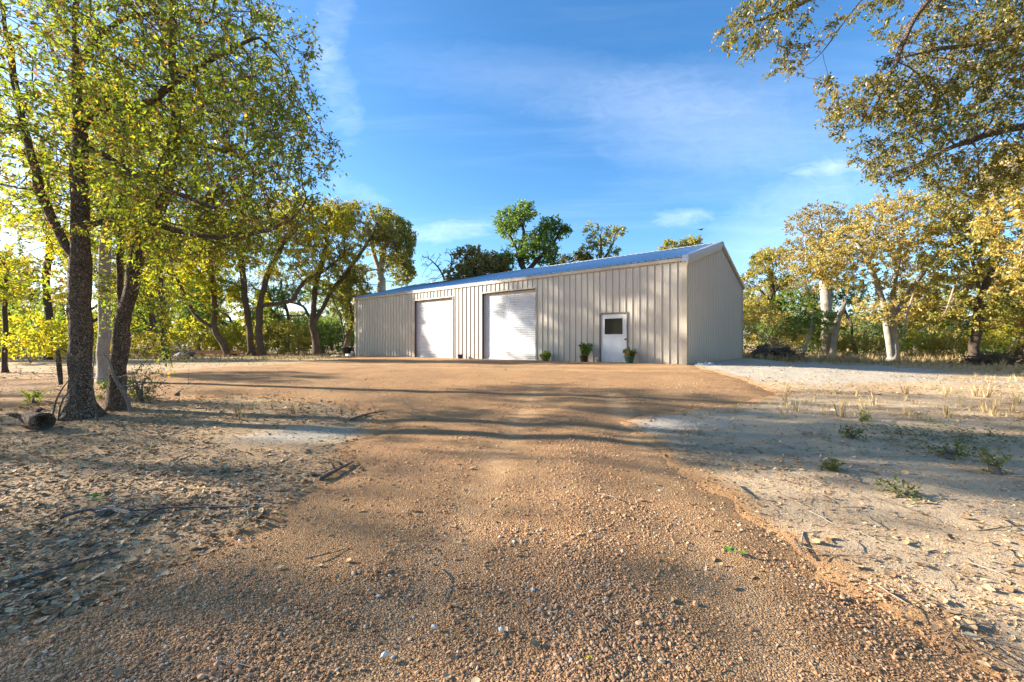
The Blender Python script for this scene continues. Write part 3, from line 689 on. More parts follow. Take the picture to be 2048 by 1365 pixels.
tree('oak_tree', bF2, [pl([(523,708),(517,665),(520,610),(528,570),(538,540),(560,500),(580,460)], dF), pl([(524,612),(560,608),(588,602),(598,575),(615,560),(650,540),(690,510)], dF)],
     [bl(550,440,dF,110,70,2.8,4), bl(640,450,dF-.5,80,45,2.4,2.2), bl(610,535,dF-.6,70,40,2.,1.6), bl(680,500,dF,60,40,2,1.2)],
     .23, L_Y, BK_B, 'right one of the close pair of grey trunks, with a long low limb reaching right', seed=22, natt=700, ll=0.143, nl=7, per=3, tint=(.6,.22), near_tip=3, dens=2.0)
bG = at(632, 32.5); dG = bG[1]
t_G = tree('oak_tree', bG, [pl([(634,704),(630,670),(622,645),(610,620),(598,602),(585,585)], dG), pl([(624,648),(628,610),(630,575),(640,535),(655,490),(650,450)], dG), pl([(626,648),(648,612),(660,585),(685,555),(720,510),(745,470)], dG)],
     [bl(640,435,dG,100,40,2.6,3.2), bl(720,445,dG,80,40,2.6,2.6), bl(700,520,dG,80,40,2.2,2), bl(600,500,dG,70,40,2.2,1.4), bl(770,500,dG,45,50,2,1.4)],
     .26, L_O, BK_A, 'broad oak with a low vee of limbs left of the building corner', seed=24, natt=900, ll=0.138, nl=7, per=3, tint=(.55,.25), near_tip=3, dens=2.0, gap=.42)
bH = at(689, 32.6); dH = bH[1]
tree('twisted_tree', bH, [pl([(692,703),(688,670),(680,630),(668,605),(662,580)], dH), pl([(690,690),(702,660),(706,630),(696,600),(700,570),(715,550)], dH)],
     [bl(700,580,dH,45,30,1.6,2), bl(665,570,dH,30,25,1.2,1), bl(705,630,dH,22,30,1,.8)], .14, L_O, BK_A, 'dark twisted slender tree right beside the far left building corner', seed=26, natt=420, ll=0.156, nl=6, per=3, tint=(.35,.2), near_tip=3)
bH2 = np.array([P(765,690,35)[0], 35., H(P(765,690,35)[0], 35)])
t_H = tree('oak_tree', bH2, [[bH2]+pl([(766,640),(764,590),(762,540),(764,510),(775,480)], 35), pl([(764,560),(745,500),(735,455)], 35)], [bl(790,480,35,42,50,2.4,2.2), bl(735,450,35,75,35,2.8,2.2), bl(795,545,35,36,36,2,1.4), bl(730,570,35,50,40,2.2,1.4)],
     .34, L_O, BK_P, 'tall oak with a pale trunk rising behind the far end of the roof', seed=28, natt=800, ll=0.180, nl=7, per=4, tint=(.42,.25), near_tip=3, gap=.44)
def behind(name, px, d, skel, blobs, r0, lm, bm, label, **k):
    x = P(px, 690, d)[0]; b = np.array([x, d, float(H(x, d))]); return tree(name, b, [[b]+pl(skel[0], d)]+[pl(s, d) for s in skel[1:]], [bl(*q) for q in blobs], r0, lm, bm, label, **k)
behind('leafless_tree', 905, 33, [[(900,620),(890,560),(880,540),(862,520)], [(892,565),(905,530),(900,500)], [(895,575),(925,540),(935,505)]], [(865,525,33,28,26,1.4,1), (905,515,33,24,24,1.4,1), (935,510,33,24,20,1.4,1), (860,560,33,20,10,1,.5)], .11, L_B, BK_B, 'bare leafless tree sticking up behind the roof', seed=31, natt=520, bare=True, tip=.014, jit=.4, dens=1.2)
behind('rusty_oak', 955, 32, [[(955,620),(953,580),(950,550),(945,520)], [(953,580),(985,545)], [(953,580),(920,555)]], [(950,545,32,62,28,2.4,3), (940,510,32,36,16,1.4,1), (985,535,32,36,28,2,1.4)], .26, L_B, BK_B, 'rust tinged round topped tree beside the bare one behind the roof', seed=33, natt=560, ll=0.180, nl=8, tint=(.55,.25), near_tip=3, gap=.3, di=3.5)
t_I = behind('green_tree', 1062, 33, [[(1060,600),(1050,545),(1040,520),(1033,495),(1015,465),(1005,440)], [(1036,505),(1050,470),(1035,420)], [(1052,545),(1085,510),(1115,475),(1125,450)]], [(1030,415,33,36,18,1.8,1.2), (1030,450,33,42,28,2.2,2.2), (1062,470,33,36,34,2.2,2), (1085,450,33,40,26,2.2,2), (1122,462,33,22,14,1.2,.6), (1070,500,33,50,32,2.4,2.4), (1008,520,33,28,28,1.8,1.2)],
     .3, L_E, BK_B, 'tallest leafy green tree behind the middle of the roof', seed=36, natt=760, ll=0.180, nl=8, tint=(.42,.25), near_tip=3, gap=.4)
behind('thin_oak', 1200, 34, [[(1195,600),(1197,540),(1203,500),(1200,470)], [(1197,540),(1180,510)], [(1198,535),(1225,490)]], [(1205,465,34,42,24,2,1.6), (1200,505,34,44,24,2,1.4)], .2, L_O, BK_B, 'sparse tree of scattered leaf tufts behind the roof, right of the green one', seed=38, natt=420, ll=0.180, nl=6, tint=(.35,.2), near_tip=2, gap=.5, leafy=.8)
behind('low_oak', 1130, 35, [[(1130,600),(1130,550),(1135,530)]], [(1130,530,35,38,20,2,1.4), (1160,520,35,26,16,1.6,.8)], .2, L_B, BK_B, 'low leafy top just clearing the roof between green and sparse trees', seed=39, natt=260, ll=0.180, nl=7, tint=(.2,.2), near_tip=3)
behind('far_oak', 1360, 40, [[(1362,600),(1362,520),(1372,490)], [(1362,530),(1338,495)]], [(1378,488,40,22,14,1.6,1), (1337,492,40,15,12,1.2,.6), (1360,515,40,30,12,1.6,.8)], .24, L_O, BK_B, 'small tree tops peeping over the ridge near the gable', seed=40, natt=260, ll=0.204, nl=7, tint=(.5,.2), near_tip=3, gap=.42)
# --- right of the building
t_N = behind('thin_oak', 1547, 37, [[(1547,660),(1548,620),(1546,580),(1540,545)], [(1547,610),(1520,580)], [(1547,590),(1565,565)]], [(1540,520,37,34,22,2,1.6), (1512,560,37,32,20,1.8,1.2), (1560,560,37,30,22,1.6,1), (1520,610,37,34,22,1.8,1)], .28, L_O, BK_B, 'slender open oak just right of the gable end', seed=42, natt=560, ll=0.192, nl=6, tint=(.6,.22), near_tip=3, gap=.46)
behind('golden_oak', 1652, 33, [[(1655,640),(1650,570),(1645,520),(1640,470)], [(1650,560),(1610,510)], [(1650,540),(1690,480)]], [(1640,450,33,60,42,2.6,2.4), (1610,510,33,50,36,2.4,1.6), (1690,480,33,55,45,2.6,1.6), (1640,560,33,60,30,2.2,1)], .36, L_B, BK_P, 'tall brownish half bare oak behind the golden crowns', seed=44, natt=760, ll=0.168, nl=5, tint=(.62,.22), near_tip=3, gap=.45, leafy=.8)
bP = G(1786, 723); dP = bP[1]
t_P = tree('golden_oak', bP, [pl([(1783,724),(1778,690),(1774,650),(1770,620),(1755,570),(1735,520),(1710,480)], dP), pl([(1790,722),(1789,690),(1785,650),(1783,610),(1790,560),(1800,500),(1805,440)], dP), pl([(1786,640),(1815,590),(1850,540),(1880,500)], dP)],
     [bl(1720,510,dP,110,70,2.4,3.4), bl(1800,450,dP,110,65,2.6,3.4), bl(1880,500,dP,90,90,2.4,3), bl(1770,600,dP-.8,90,45,1.6,2), bl(1650,520,dP,70,40,1.8,1.4), bl(1870,600,dP,70,50,1.8,1.4)],
     .27, L_G, BK_P, 'biggest golden oak with bleached twin trunks on the right', seed=46, natt=1200, ll=0.138, nl=8, per=3, tint=(.5,.25), near_tip=3, gap=.36, flare=1.35)
bS = G(1946, 726); dS = bS[1]
tree('dark_oak', bS, [pl([(1946,726),(1948,690),(1956,640),(1960,590),(1950,540),(1935,500)], dS), pl([(1958,600),(1985,540),(1990,470),(1985,400)], dS), pl([(1958,620),(2010,590),(2060,560)], dS)],
     [bl(1960,410,dS,110,70,2.4,3), bl(2030,500,dS,90,110,2.4,3), bl(1930,620,dS,90,50,1.8,2), bl(2040,620,dS,60,50,1.8,1.2), bl(1910,500,dS,60,80,1.8,1.6), bl(2130,450,dS,90,120,2.4,2)],
     .22, L_O, BK_B, 'dark trunked oak at the right edge with brush at its foot', seed=48, natt=1100, ll=0.132, nl=8, per=3, tint=(.55,.25), near_tip=3, gap=.38)
bR = G(1714, 716); dR = bR[1]
t_R = tree('leaning_tree', bR, [pl([(1714,716),(1708,690),(1702,676),(1690,662),(1672,648,dR+1.2),(1655,636,dR+1.8),(1640,625,dR+2.4)], dR+.3), pl([(1703,676),(1705,655),(1700,640),(1690,625,dR+1.3),(1685,605,dR+2)], dR+.3)],
     [bl(1600,610,dR+2.6,60,34,1.8,2.2), bl(1650,590,dR+2.6,54,28,1.8,1.6), bl(1690,600,dR+2.4,44,34,1.4,1.4), bl(1570,645,dR+2.6,50,30,1.6,1.4), bl(1630,635,dR+2.4,40,24,1.2,1)],
     .16, L_E, BK_B, 'leaning brown tree with fresh green crown behind the broken snag', seed=50, natt=620, ll=0.150, nl=8, per=3, tint=(.6,.25), near_tip=3)
bT = G(1603, 718)
tree('pale_tree', bT, [pl([(1603,716),(1612,690),(1620,670),(1626,640),(1628,610)], bT[1])], [bl(1620,640,bT[1],50,24,1.4,1.2), bl(1590,660,bT[1],34,22,1.2,.8)], .12, L_E, BK_P, 'slender pale trunk left of the broken snag', seed=52, natt=280, ll=0.144, nl=7, tint=(.4,.25), near_tip=3)
bU = G(1862, 718)
tree('pale_tree', bU, [pl([(1862,718),(1862,690),(1862,672),(1858,655),(1853,642)], bU[1]), pl([(1864,716),(1869,695),(1868,672),(1872,655),(1880,640)], bU[1])], [bl(1870,620,bU[1],50,30,1.5,1.4), bl(1840,640,bU[1],30,20,1,.6)], .12, L_G, BK_P, 'twin slender trunks between the golden oak and dark trunk', seed=54, natt=280, ll=0.144, nl=7, tint=(.3,.25), near_tip=3)
bV = G(2036, 722)
tree('mottled_tree', bV, [pl([(2033,722),(2040,695),(2048,670),(2056,620),(2060,560)], bV[1])], [bl(2060,560,bV[1],60,60,2,1.6), bl(2030,640,bV[1],40,24,1.4,.8)], .16, L_B, BK_B, 'mottled trunk leaning out of the right edge', seed=56, natt=360, ll=0.144, nl=7, tint=(.7,.25), near_tip=3)
# broken snag: split jagged top, hollow flank
bQ = G(1666, 717); dQ = bQ[1]-1.2; rng = rs(58)
sn = empty('broken_snag', tuple(bQ), 0, 'bleached broken snag with torn jagged top and no leaves', 'dead tree')
pts = np.array(pl([(1666,719),(1667,700),(1669,680),(1672,660),(1676,640),(1683,622),(1690,606),(1693,600)], dQ))-bQ
pts = np.stack([np.interp(np.linspace(0, 7, 29), np.arange(8), pts[:, i]) for i in range(3)], 1)
V, q, t = tube(pts, np.interp(np.linspace(0, 1, 29), [0, .06, .3, .6, .72, .9, 1], [.29, .22, .19, .18, .17, .10, .05]), 12, True, .12, rng)
m = MB().add(V, q, t)
obj('trunk', m.make('trunk', BK_P, True), sn)
m = MB()
for i in range(7):
    a = pts[-6]+rng.normal(0, .05, 3); b = a+np.array([rng.uniform(-.05, .2), rng.uniform(-.1, .1), rng.uniform(.3, .75)]); m.tube([a, (a+b)/2+rng.normal(0, .03, 3), b], [.045, .03, .006], 5)
obj('splinters', m.make('splinters', BK_W), sn)
obj('torn_hollow', MB().lathe([(0, -.28), (.06, -.2), (.085, 0), (.05, .2), (0, .3)], 8, jit=.2, seed=3).make('torn_hollow', bark('raw_torn_wood', (.16,.08,.04), (.36,.20,.11), 40, .008)), sn, tuple(pts[19]+np.array([-.02, -.13, 0])), (0, .25, 0))
# overhanging oak, trunk beyond the right edge
dO = 7.6; xO = P(2500, 690, dO)[0]; bO = np.array([xO, dO, float(H(xO, dO))])
skO = [[bO]+pl([(2495,600),(2470,400),(2430,230),(2380,60),(2350,-150)], dO),
       pl([(2430,230),(2250,40),(2050,-70),(1850,-60),(1760,-30),(1722,0),(1690,40),(1650,100),(1597,150)], dO-.2),
       pl([(2440,260),(2200,120),(2048,52),(1964,86),(1868,100),(1819,112),(1770,125)], dO+.2),
       pl([(2050,-70),(1920,-60),(1851,6),(1815,58),(1800,106),(1780,152),(1750,210),(1722,258)], dO-.4),
       pl([(2460,330),(2250,240),(2048,250),(2003,262),(1930,285),(1850,320),(1780,350)], dO),
       pl([(1760,-30),(1640,-10),(1560,25),(1490,50)], dO-.3)]
tree('overhanging_oak', bO, skO, [bl(1540,45,dO-.3,95,48,.9,1.4), bl(1610,85,dO-.3,60,50,.8,.8), bl(1770,150,dO-.2,110,75,1.,2.2), bl(1700,215,dO-.3,50,60,.8,.9), bl(1920,130,dO,150,110,1.4,4.4), bl(1860,290,dO,140,56,1.1,3), bl(2010,60,dO,120,90,1.4,2.4), bl(1780,345,dO,56,30,.8,.5), bl(2010,290,dO+.3,100,110,1.5,2.4), bl(2170,180,dO+.3,150,200,2.,3), bl(1950,-60,dO,350,70,1.6,2.6), bl(2450,-50,dO,300,200,2.2,3)],
     .21, L_B, BK_A, 'oak reaching brown tinged boughs in over the top right corner', seed=61, step=.14, natt=3200, tip=.0035, per=4, tw=.20, nl=8, ll=.058, lw=.6, near_tip=4, gap=.46, gs=.7, tint=(.30,.28), di=1.5, droop=.35, trop=(0, 0, -.06), lump=.05,
     tfun=lambda b: .5*fbm(b[:,0]/.9+b[:,1]*.5, b[:,2]/.9, 15, 2)+.12*(b[:, 0] < 6))
print('TRI trees', TRI[0])
#PART3
# ------------------------------------------------------------------ understorey bushes
def bush(base, hgt, wid, lm, seed, label, natt=160, ll=.12, group=None, tint=(.5, .25), name='bush', bm=BK_T, nl=7):
    base = np.asarray(base, float); rng = rs(seed); sk = []
    for i in range(4):
        a = rng.uniform(0, 2*pi); e = base+np.array([cos(a)*wid*.5, sin(a)*wid*.5, hgt*.55]); sk.append([base+rng.normal(0, .03, 3)*[1, 1, 0], (base+e)/2+[0, 0, hgt*.08], e])
    bl_ = [(base+[0, 0, hgt*.55], (wid, wid, hgt*.5), 3.), (base+[wid*.4, 0, hgt*.4], (wid*.7, wid*.7, hgt*.35), 1.), (base+[-wid*.5, .2, hgt*.5], (wid*.6, wid*.6, hgt*.4), 1.)]
    return tree(name, base, sk, bl_, .05, lm, bm, label, 'bush', group, seed, step=max(.1, hgt*.07), natt=natt, tip=.005, per=2, nl=nl, tw=.1+.08*hgt, ll=ll, near_tip=3, gap=.3, gs=hgt*.4, tint=tint, di=hgt, flare=1.)
b_Y = bush(at(395, 36), 3.2, 2.4, L_Y, 71, 'yellow green bush behind the forked leaning tree', 220, .16)
b_Y2 = bush(at(560, 36), 2.8, 2.6, L_O, 72, 'yellow olive bush between the paired trunks and the broad oak', 220, .16, tint=(.6,.25))
b_E = bush(at(655, 39), 3.3, 2.2, L_E, 73, 'green bush in the gap between the broad oak and building corner', 200, .16, tint=(.75,.2))
b_G = bush(at(1520, 31), 3.9, 2.2, L_G, 74, 'golden brown bush against the back of the gable end', 260, .14, tint=(.55,.25))
b_D = bush(at(1580, 36), 3.4, 2.4, L_E, 75, 'dark green bush behind the log pile', 220, .15, tint=(.1,.15))
def cp(src, px, d, rz, sc, label, group=None): return copy_tree(src, at(px, d), rz, sc, label, group)
cp(b_Y, 60, 20, 1., .72, 'low yellow green bush left of the big furrowed trunk')
cp(b_Y, 150, 28, 2.2, .7, 'sunlit yellow bush behind the big furrowed trunk')
cp(b_Y2, 285, 27, .4, .6, 'low yellow bush seen right of the leaning dark trunk')
cp(b_Y, 470, 37, 4., .85, 'yellow bush behind the close pair of trunks')
cp(b_E, 20, 30, 1.3, 1.3, 'dark green bush at the left edge beyond the brush heap')
cp(b_D, 100, 44, 2., 1.3, 'dark bush standing beyond the grey brush heap')
cp(b_E, 610, 40, 3., 1.1, 'green bush directly behind the broad oak trunk')
cp(b_D, 700, 40, .3, 1.1, 'dark bush touching the far left building corner')
cp(b_Y2, 515, 40, 5., 1.1, 'golden bush far behind the paired trunks')
cp(b_G, 1555, 34, 2., .95, 'golden bush between the gable bush and pale trunk')
cp(b_Y2, 1720, 31, 1.2, .6, 'low bright yellow bush at the leaning brown trunk')
cp(b_E, 1645, 34, 4.4, .9, 'dark leafy bush behind the broken snag')
cp(b_Y, 1830, 30, 3.3, .62, 'yellow green bush right of the twin bleached trunks')
cp(b_Y2, 1905, 28, .9, .6, 'bright yellow bush between slender twin trunks and dark oak')
cp(b_Y, 2000, 28, 5.1, .75, 'green gold bush behind the dark oak at the right edge')
cp(b_D, 1760, 38, 3.9, 1.2, 'dark bush deep behind the golden oak trunks')
cp(b_D, 1930, 36, 1.9, 1.2, 'dark bush in the shade behind the dark oak')
for src, px, d, rz, sc, lab in [(t_G, 395, 45, 1., .8, 'green gold tree filling the gap behind the forked leaning tree'), (t_R, 470, 44, 2.2, 1.25, 'leafy green tree behind the close pair of grey trunks'), (t_G, 575, 47, 3.5, .8, 'green gold tree far behind the long low limb'),
        (t_R, 640, 45, .4, 1.3, 'leafy green tree far behind the broad oak'), (t_G, 300, 46, 4.6, .85, 'green gold tree deep behind the thin straight trunk'), (t_R, 150, 42, 5.3, 1.35, 'leafy green tree deep behind the big furrowed trunk'), (t_G, 30, 40, 2.9, .8, 'green gold tree deep behind the slender sapling at the left edge')]:
    cp(src, px, d, rz, sc, lab)
# small plants close to the camera
bush(G(283, 806), .75, .38, L_J, 81, 'dark green juniper seedling at the foot of the leaning trunk', 260, .035, tint=(.4,.3), name='juniper', nl=9)
bush(G(215, 800)+[0, .2, 0], .5, .3, L_E, 82, 'small leafy shrub between the two dark trunks', 90, .06, tint=(.5,.3))
bush(G(62, 808), .3, .16, L_E, 83, 'little green sprig on the left edge of the leaf litter', 40, .05, tint=(.7,.2), name='sapling')
bush(G(1950, 722)-[0, .6, 0], .75, .9, L_E, 84, 'leafy brush heap round the foot of the dark oak', 160, .09, tint=(.35,.3))
for i, (px, py, h, lab) in enumerate([(1990, 946, .32, 'low green weed by the right edge, nearest of the weeds'), (1898, 915, .26, 'broad green weed left of the dense weed patch'), (1706, 878, .24, 'small green weed on bare soil right of the drive'),
        (1728, 842, .2, 'weed sprig farthest back on the bare soil'), (1806, 995, .2, 'pale dusty weed in the leaf litter on the right'), (1660, 940, .14, 'tiny lone seedling on the pale bare soil')]):
    bush(G(px, py), h*.8, h*.6, L_O, 90+i, lab, 24, .038, tint=(.05,.15), name='weed')

# ------------------------------------------------------------------ trees beyond the frame that shade the yard
bs = np.array([-24.5, 5.3, float(H(-24.5, 5.3))])
t_S = tree('half_bare_oak', bs, [[bs, bs+[.2, 0, 2.2], bs+[0, .2, 4.2], bs+[.3, 0, 6.], bs+[.1, .2, 8.2]], [bs+[0, .2, 4.], bs+[1.2, .6, 5.6], bs+[2., .8, 7.]], [bs+[0, .2, 4.4], bs+[-1.2, -.6, 5.8], bs+[-2., -.6, 7.2]]],
     [(bs+[0, 0, 8.2], (2.2, 2.4, 1.8), 2.), (bs+[1.8, .8, 6.4], (1.6, 1.8, 1.2), 1.), (bs+[-1.8, -.8, 6.6], (1.6, 1.8, 1.2), 1.)], .2, L_O, BK_B, 'woodland oak standing beyond the left edge of the view', group='oaks beyond the left edge', seed=101, natt=330, ll=.13, nl=6, per=2, near_tip=2, gap=.45, gs=1.4, leafy=.42)
shade = [(-17, -2.5, 2.3, .8, 1), (-21, 3.6, 3.7, .9, 3), (-33, 9.9, 2.2, .8, 3), (-21, 7.6, .4, .72, 3), (-28, 9.2, 3.3, 1.05, 3), (-32, 13.2, 5.2, 1.1, 3), (-35, 8.0, 4.2, 1.25, 3), (-50, 13.8, 2., 1.15, 2), (-48, 28, 4.6, 1., 2), (-24, -6, .5, .9, 1), (-31, 2.2, 5., .9, 3)]
for (x, y, rz, sc, k) in shade:
    src = (t_G, t_G, t_H, t_S)[k]
    copy_tree(src, (x, y, float(H(x, y))), rz, sc, 'woodland oak standing beyond the left edge of the view', 'oaks beyond the left edge')

for i_, (x, y, rz, sc) in enumerate([(22.5, 10, 1., 1.), (25, 16.5, 3., 1.05), (20.5, 3, 5., .95)]):
    copy_tree(t_P, (x, y, float(H(x, y))), rz, sc, 'golden oak standing beyond the right edge of the view', 'oaks beyond the right edge')

# ------------------------------------------------------------------ scattered stuff (instances)
def scatter(name, pts, rot, scl, pick, protos, label, cat=None):
    me = bpy.data.meshes.new(name); me.vertices.add(len(pts)); me.vertices.foreach_set('co', np.asarray(pts, np.float32).ravel())
    a = me.attributes.new('rot', 'FLOAT_VECTOR', 'POINT'); a.data.foreach_set('vector', np.asarray(rot, np.float32).ravel())
    a = me.attributes.new('scl', 'FLOAT', 'POINT'); a.data.foreach_set('value', np.asarray(scl, np.float32))
    a = me.attributes.new('pick', 'INT', 'POINT'); a.data.foreach_set('value', np.asarray(pick, np.int32))
    col = bpy.data.collections.new(name+'_kinds')
    for i, m in enumerate(protos): col.objects.link(bpy.data.objects.new('%s_%02d' % (name, i), m))
    g = bpy.data.node_groups.new(name, 'GeometryNodeTree')
    g.interface.new_socket('Geometry', in_out='INPUT', socket_type='NodeSocketGeometry'); g.interface.new_socket('Geometry', in_out='OUTPUT', socket_type='NodeSocketGeometry')
    gi = g.nodes.new('NodeGroupInput'); go = g.nodes.new('NodeGroupOutput'); ip = g.nodes.new('GeometryNodeInstanceOnPoints'); ci = g.nodes.new('GeometryNodeCollectionInfo')
    ci.inputs['Collection'].default_value = col; ci.inputs['Separate Children'].default_value = True; ci.inputs['Reset Children'].default_value = True
    def na(nm, ty):
        x = g.nodes.new('GeometryNodeInputNamedAttribute'); x.data_type = ty; x.inputs['Name'].default_value = nm; return [o for o in x.outputs if o.enabled and o.name == 'Attribute'][0]
    L = g.links.new
    L(gi.outputs[0], ip.inputs['Points']); L(ci.outputs[0], ip.inputs['Instance']); ip.inputs['Pick Instance'].default_value = True
    L(na('pick', 'INT'), ip.inputs['Instance Index']); L(na('rot', 'FLOAT_VECTOR'), ip.inputs['Rotation']); L(na('scl', 'FLOAT'), ip.inputs['Scale']); L(ip.outputs[0], go.inputs[0])
    o = obj(name, me); o.modifiers.new('scatter', 'NODES').node_group = g
    return tag(o, label, cat or name.replace('_', ' '), kind='stuff')
def rnd_mat(name, stops, rough=.85, trans=0):
    n = N(name); r = n('ShaderNodeObjectInfo').outputs['Random']; c = n.ramp(r, stops)
    return n.principled(c, rough, spec=.25)
def interp_surface(x, y, drive):
    z = H(x, y)+micro(x, y)*np.clip(1.4-np.hypot(x, y-8)/40, 0, 1); d = drive_d(x, y)
    zg = z-.05*ss(d/.3+.2); zd = z+np.clip(.055*ss((d+.25)/.8)-.03, -.04, .03)+.02*fbm(x*2.3, y*2.3, 61, 3)*ss(d)
    zd = drive_z(x, y, d)
    return np.where(d > -.05, np.maximum(zd, zg), zg), d
def wedge(rng, n_, y0, y1, k=1.3, pw=1.):
    y = y0*(y1/y0)**(rng.uniform(0, 1, n_)**pw) if pw else rng.uniform(y0, y1, n_)
    return rng.uniform(-k, k, n_)*y, y
# gravel stones
rng = rs(5)
def stone(seed, fl=.62):
    r = rs(seed); import bmesh
    bm = bmesh.new(); bmesh.ops.create_icosphere(bm, subdivisions=1, radius=1)
    for v_ in bm.verts: v_.co = v_.co*r.uniform(.72, 1.15)
    V = np.array([v_.co for v_ in bm.verts]); Fc = np.array([[v_.index for v_ in f.verts] for f in bm.faces]); bm.free()
    return V*[1.15, .85, fl], Fc
M_STONE = rnd_mat('brown_gravel_stone', [(0, (.34,.18,.09)), (.3, (.43,.235,.118)), (.6, (.50,.285,.145)), (.88, (.56,.345,.195)), (.98, (.59,.43,.28)), (1, (.60,.54,.46))])
protos = [mesh('stone', *(lambda s: (s[0], [s[1]]))(stone(i, (.5, .7, .6, .45, .75)[i])), M_STONE) for i in range(5)]
x, y = wedge(rng, 260000, 1.25, 12, 1.42)
d = drive_d(x, y); loose = fbm(x/1.1, y/1.1, 77, 4)
k = (d > -.9) & (rng.uniform(0, 1, len(x)) < np.clip(.5+loose*2.0+.5*np.exp(-((x-(.08+.13*y))/.25)**2)-.4*np.exp(-((np.abs(x-(.08+.13*y))-.85)/.3)**2)*(y < 9), .1, 1)*np.where(d > .05, 1, .75*np.exp(np.minimum(d-.05, 0)/.18)))
x, y = x[k], y[k]; z, d = interp_surface(x, y, 1); m_ = len(x)
s = rng.lognormal(math.log(.0055), .40, m_)*(1+.25*np.clip((y-4)/5, 0, 1)); s = np.clip(s, .004, .024)
scatter('gravel', np.stack([x, y, z+s*.12], 1), np.stack([rng.normal(0, .45, m_), rng.normal(0, .45, m_), rng.uniform(0, 6.28, m_)], 1), s, rng.randint(0, 5, m_), protos, 'loose brown gravel stones covering the drive')
print('stones', m_)
# leaf litter
def dryleaf(seed):
    r = rs(seed); c = r.uniform(.1, .5); w = r.uniform(.22, .36)
    ys = np.linspace(-.5, .5, 5); wd = w*np.array([.08, .8, 1, .7, .05]); V = []
    for yy, ww in zip(ys, wd): V += [(-ww, yy, c*ww+c*.6*yy*yy), (0, yy, c*.9*yy*yy), (ww, yy, c*ww*r.uniform(.3, 1.2)+c*.6*yy*yy)]
    q = []
    for i in range(4): q += [(3*i, 3*i+1, 3*i+4, 3*i+3), (3*i+1, 3*i+2, 3*i+5, 3*i+4)]
    return np.array(V), np.array(q)
M_LIT = rnd_mat('fallen_dry_leaf', [(0, (.22,.13,.068)), (.35, (.35,.22,.115)), (.7, (.47,.32,.175)), (.93, (.56,.43,.265)), (1, (.44,.21,.07))], .8)
protos = [mesh('dry_leaf', *(lambda s: (s[0], [s[1]]))(dryleaf(i+20)), M_LIT) for i in range(5)]
x, y = wedge(rng, 230000, 1.3, 17, 1.5)
nzl = fbm(x/1.3, y/1.3, 21, 4); nz2 = fbm(x/.5, y/.5, 25, 3); d = drive_d(x, y)
lw_ = ss((-(x+.05*y)-.4+nzl*2.2)/1.2)*ss((15.5-y)/2)*(.55+nz2)
lw_ = np.maximum(lw_, .42*ss(fbm(x/2.1+9, y/1.2, 51, 5)*3.2+.25+nz2)*ss((x-1.2)/1.5)*ss((15-y)/3)*ss((y-2.8)/2.5))
lw_ = np.where(np.hypot((x-g1[0])/1.2, (y-g1[1])/.7) < 1.1, lw_*.12, lw_)
lw_ = np.where(d > .15, .006, np.where(d > -.1, lw_*.5, lw_))
lw_ = np.maximum(lw_, np.where(d < 0, .05, 0))
k = rng.uniform(0, 1, len(x)) < lw_*.62
x, y = x[k], y[k]; z, d = interp_surface(x, y, 1); m_ = len(x)
s = np.clip(rng.lognormal(math.log(.033), .42, m_), .012, .08)*(1+.4*np.clip((y-5)/8, 0, 1))
scatter('leaf_litter', np.stack([x, y, z+.004+rng.uniform(0, .012, m_)], 1), np.stack([rng.normal(0, .28, m_), rng.normal(0, .28, m_), rng.uniform(0, 6.28, m_)], 1), s, rng.randint(0, 5, m_), protos, 'dry fallen oak leaves lying over the bare ground')
print('leaves', m_)
x, y = wedge(rng, 130000, 1.3, 15, 1.45); d = drive_d(x, y); pt_ = fbm(x/1.2, y/.8, 91, 4)
k = (rng.uniform(0, 1, len(x)) < np.where(d > 0, .03, np.clip(.38+pt_*1.8, .04, .8))); x, y = x[k], y[k]; z, d = interp_surface(x, y, 1); m_ = len(x)
s = np.clip(rng.lognormal(math.log(.013), .4, m_), .006, .03)*(1+.8*np.clip((y-4)/8, 0, 1))
scatter('leaf_debris', np.stack([x, y, z+.002], 1), np.stack([rng.normal(0, .5, m_), rng.normal(0, .5, m_), rng.uniform(0, 6.28, m_)], 1), s, rng.randint(0, 5, m_), protos, 'crumbled leaf bits and chaff over the bare soil')
# twig litter
def twigm(seed):
    r = rs(seed); m = MB(); p = np.array([[-.5, 0, 0], [-.1, r.uniform(-.08, .08), .02], [.2, r.uniform(-.1, .1), .03], [.5, r.uniform(-.2, .2), 0]]); m.tube(p, [.012, .011, .008, .004], 4, False)
    for i in range(2): a = p[1+i]; m.tube([a, a+[.2, r.uniform(-.2, .2), .06]], [.006, .002], 3, False)
    return m.make('twig', M_TWIG, True)
M_TWIG = rnd_mat('grey_twig', [(0, (.10,.08,.06)), (.5, (.24,.19,.15)), (1, (.42,.36,.29))], .9)
protos = [twigm(i) for i in range(4)]
x, y = wedge(rng, 9000, 1.3, 16, 1.5); d = drive_d(x, y); nn_ = fbm(x/1.5, y/1.5, 31, 3)
k = rng.uniform(0, 1, len(x)) < np.where(d > 0, .004, np.where(x < 0, .5+nn_*2, .13+nn_*.8)); x, y = x[k], y[k]; z, d = interp_surface(x, y, 1); m_ = len(x)
scatter('twig_litter', np.stack([x, y, z+.008], 1), np.stack([rng.normal(0, .1, m_), rng.normal(0, .1, m_), rng.uniform(0, 6.28, m_)], 1), np.minimum(rng.lognormal(math.log(.18), .45, m_), .42), rng.randint(0, 4, m_), protos, 'thin broken twigs strewn over the ground')
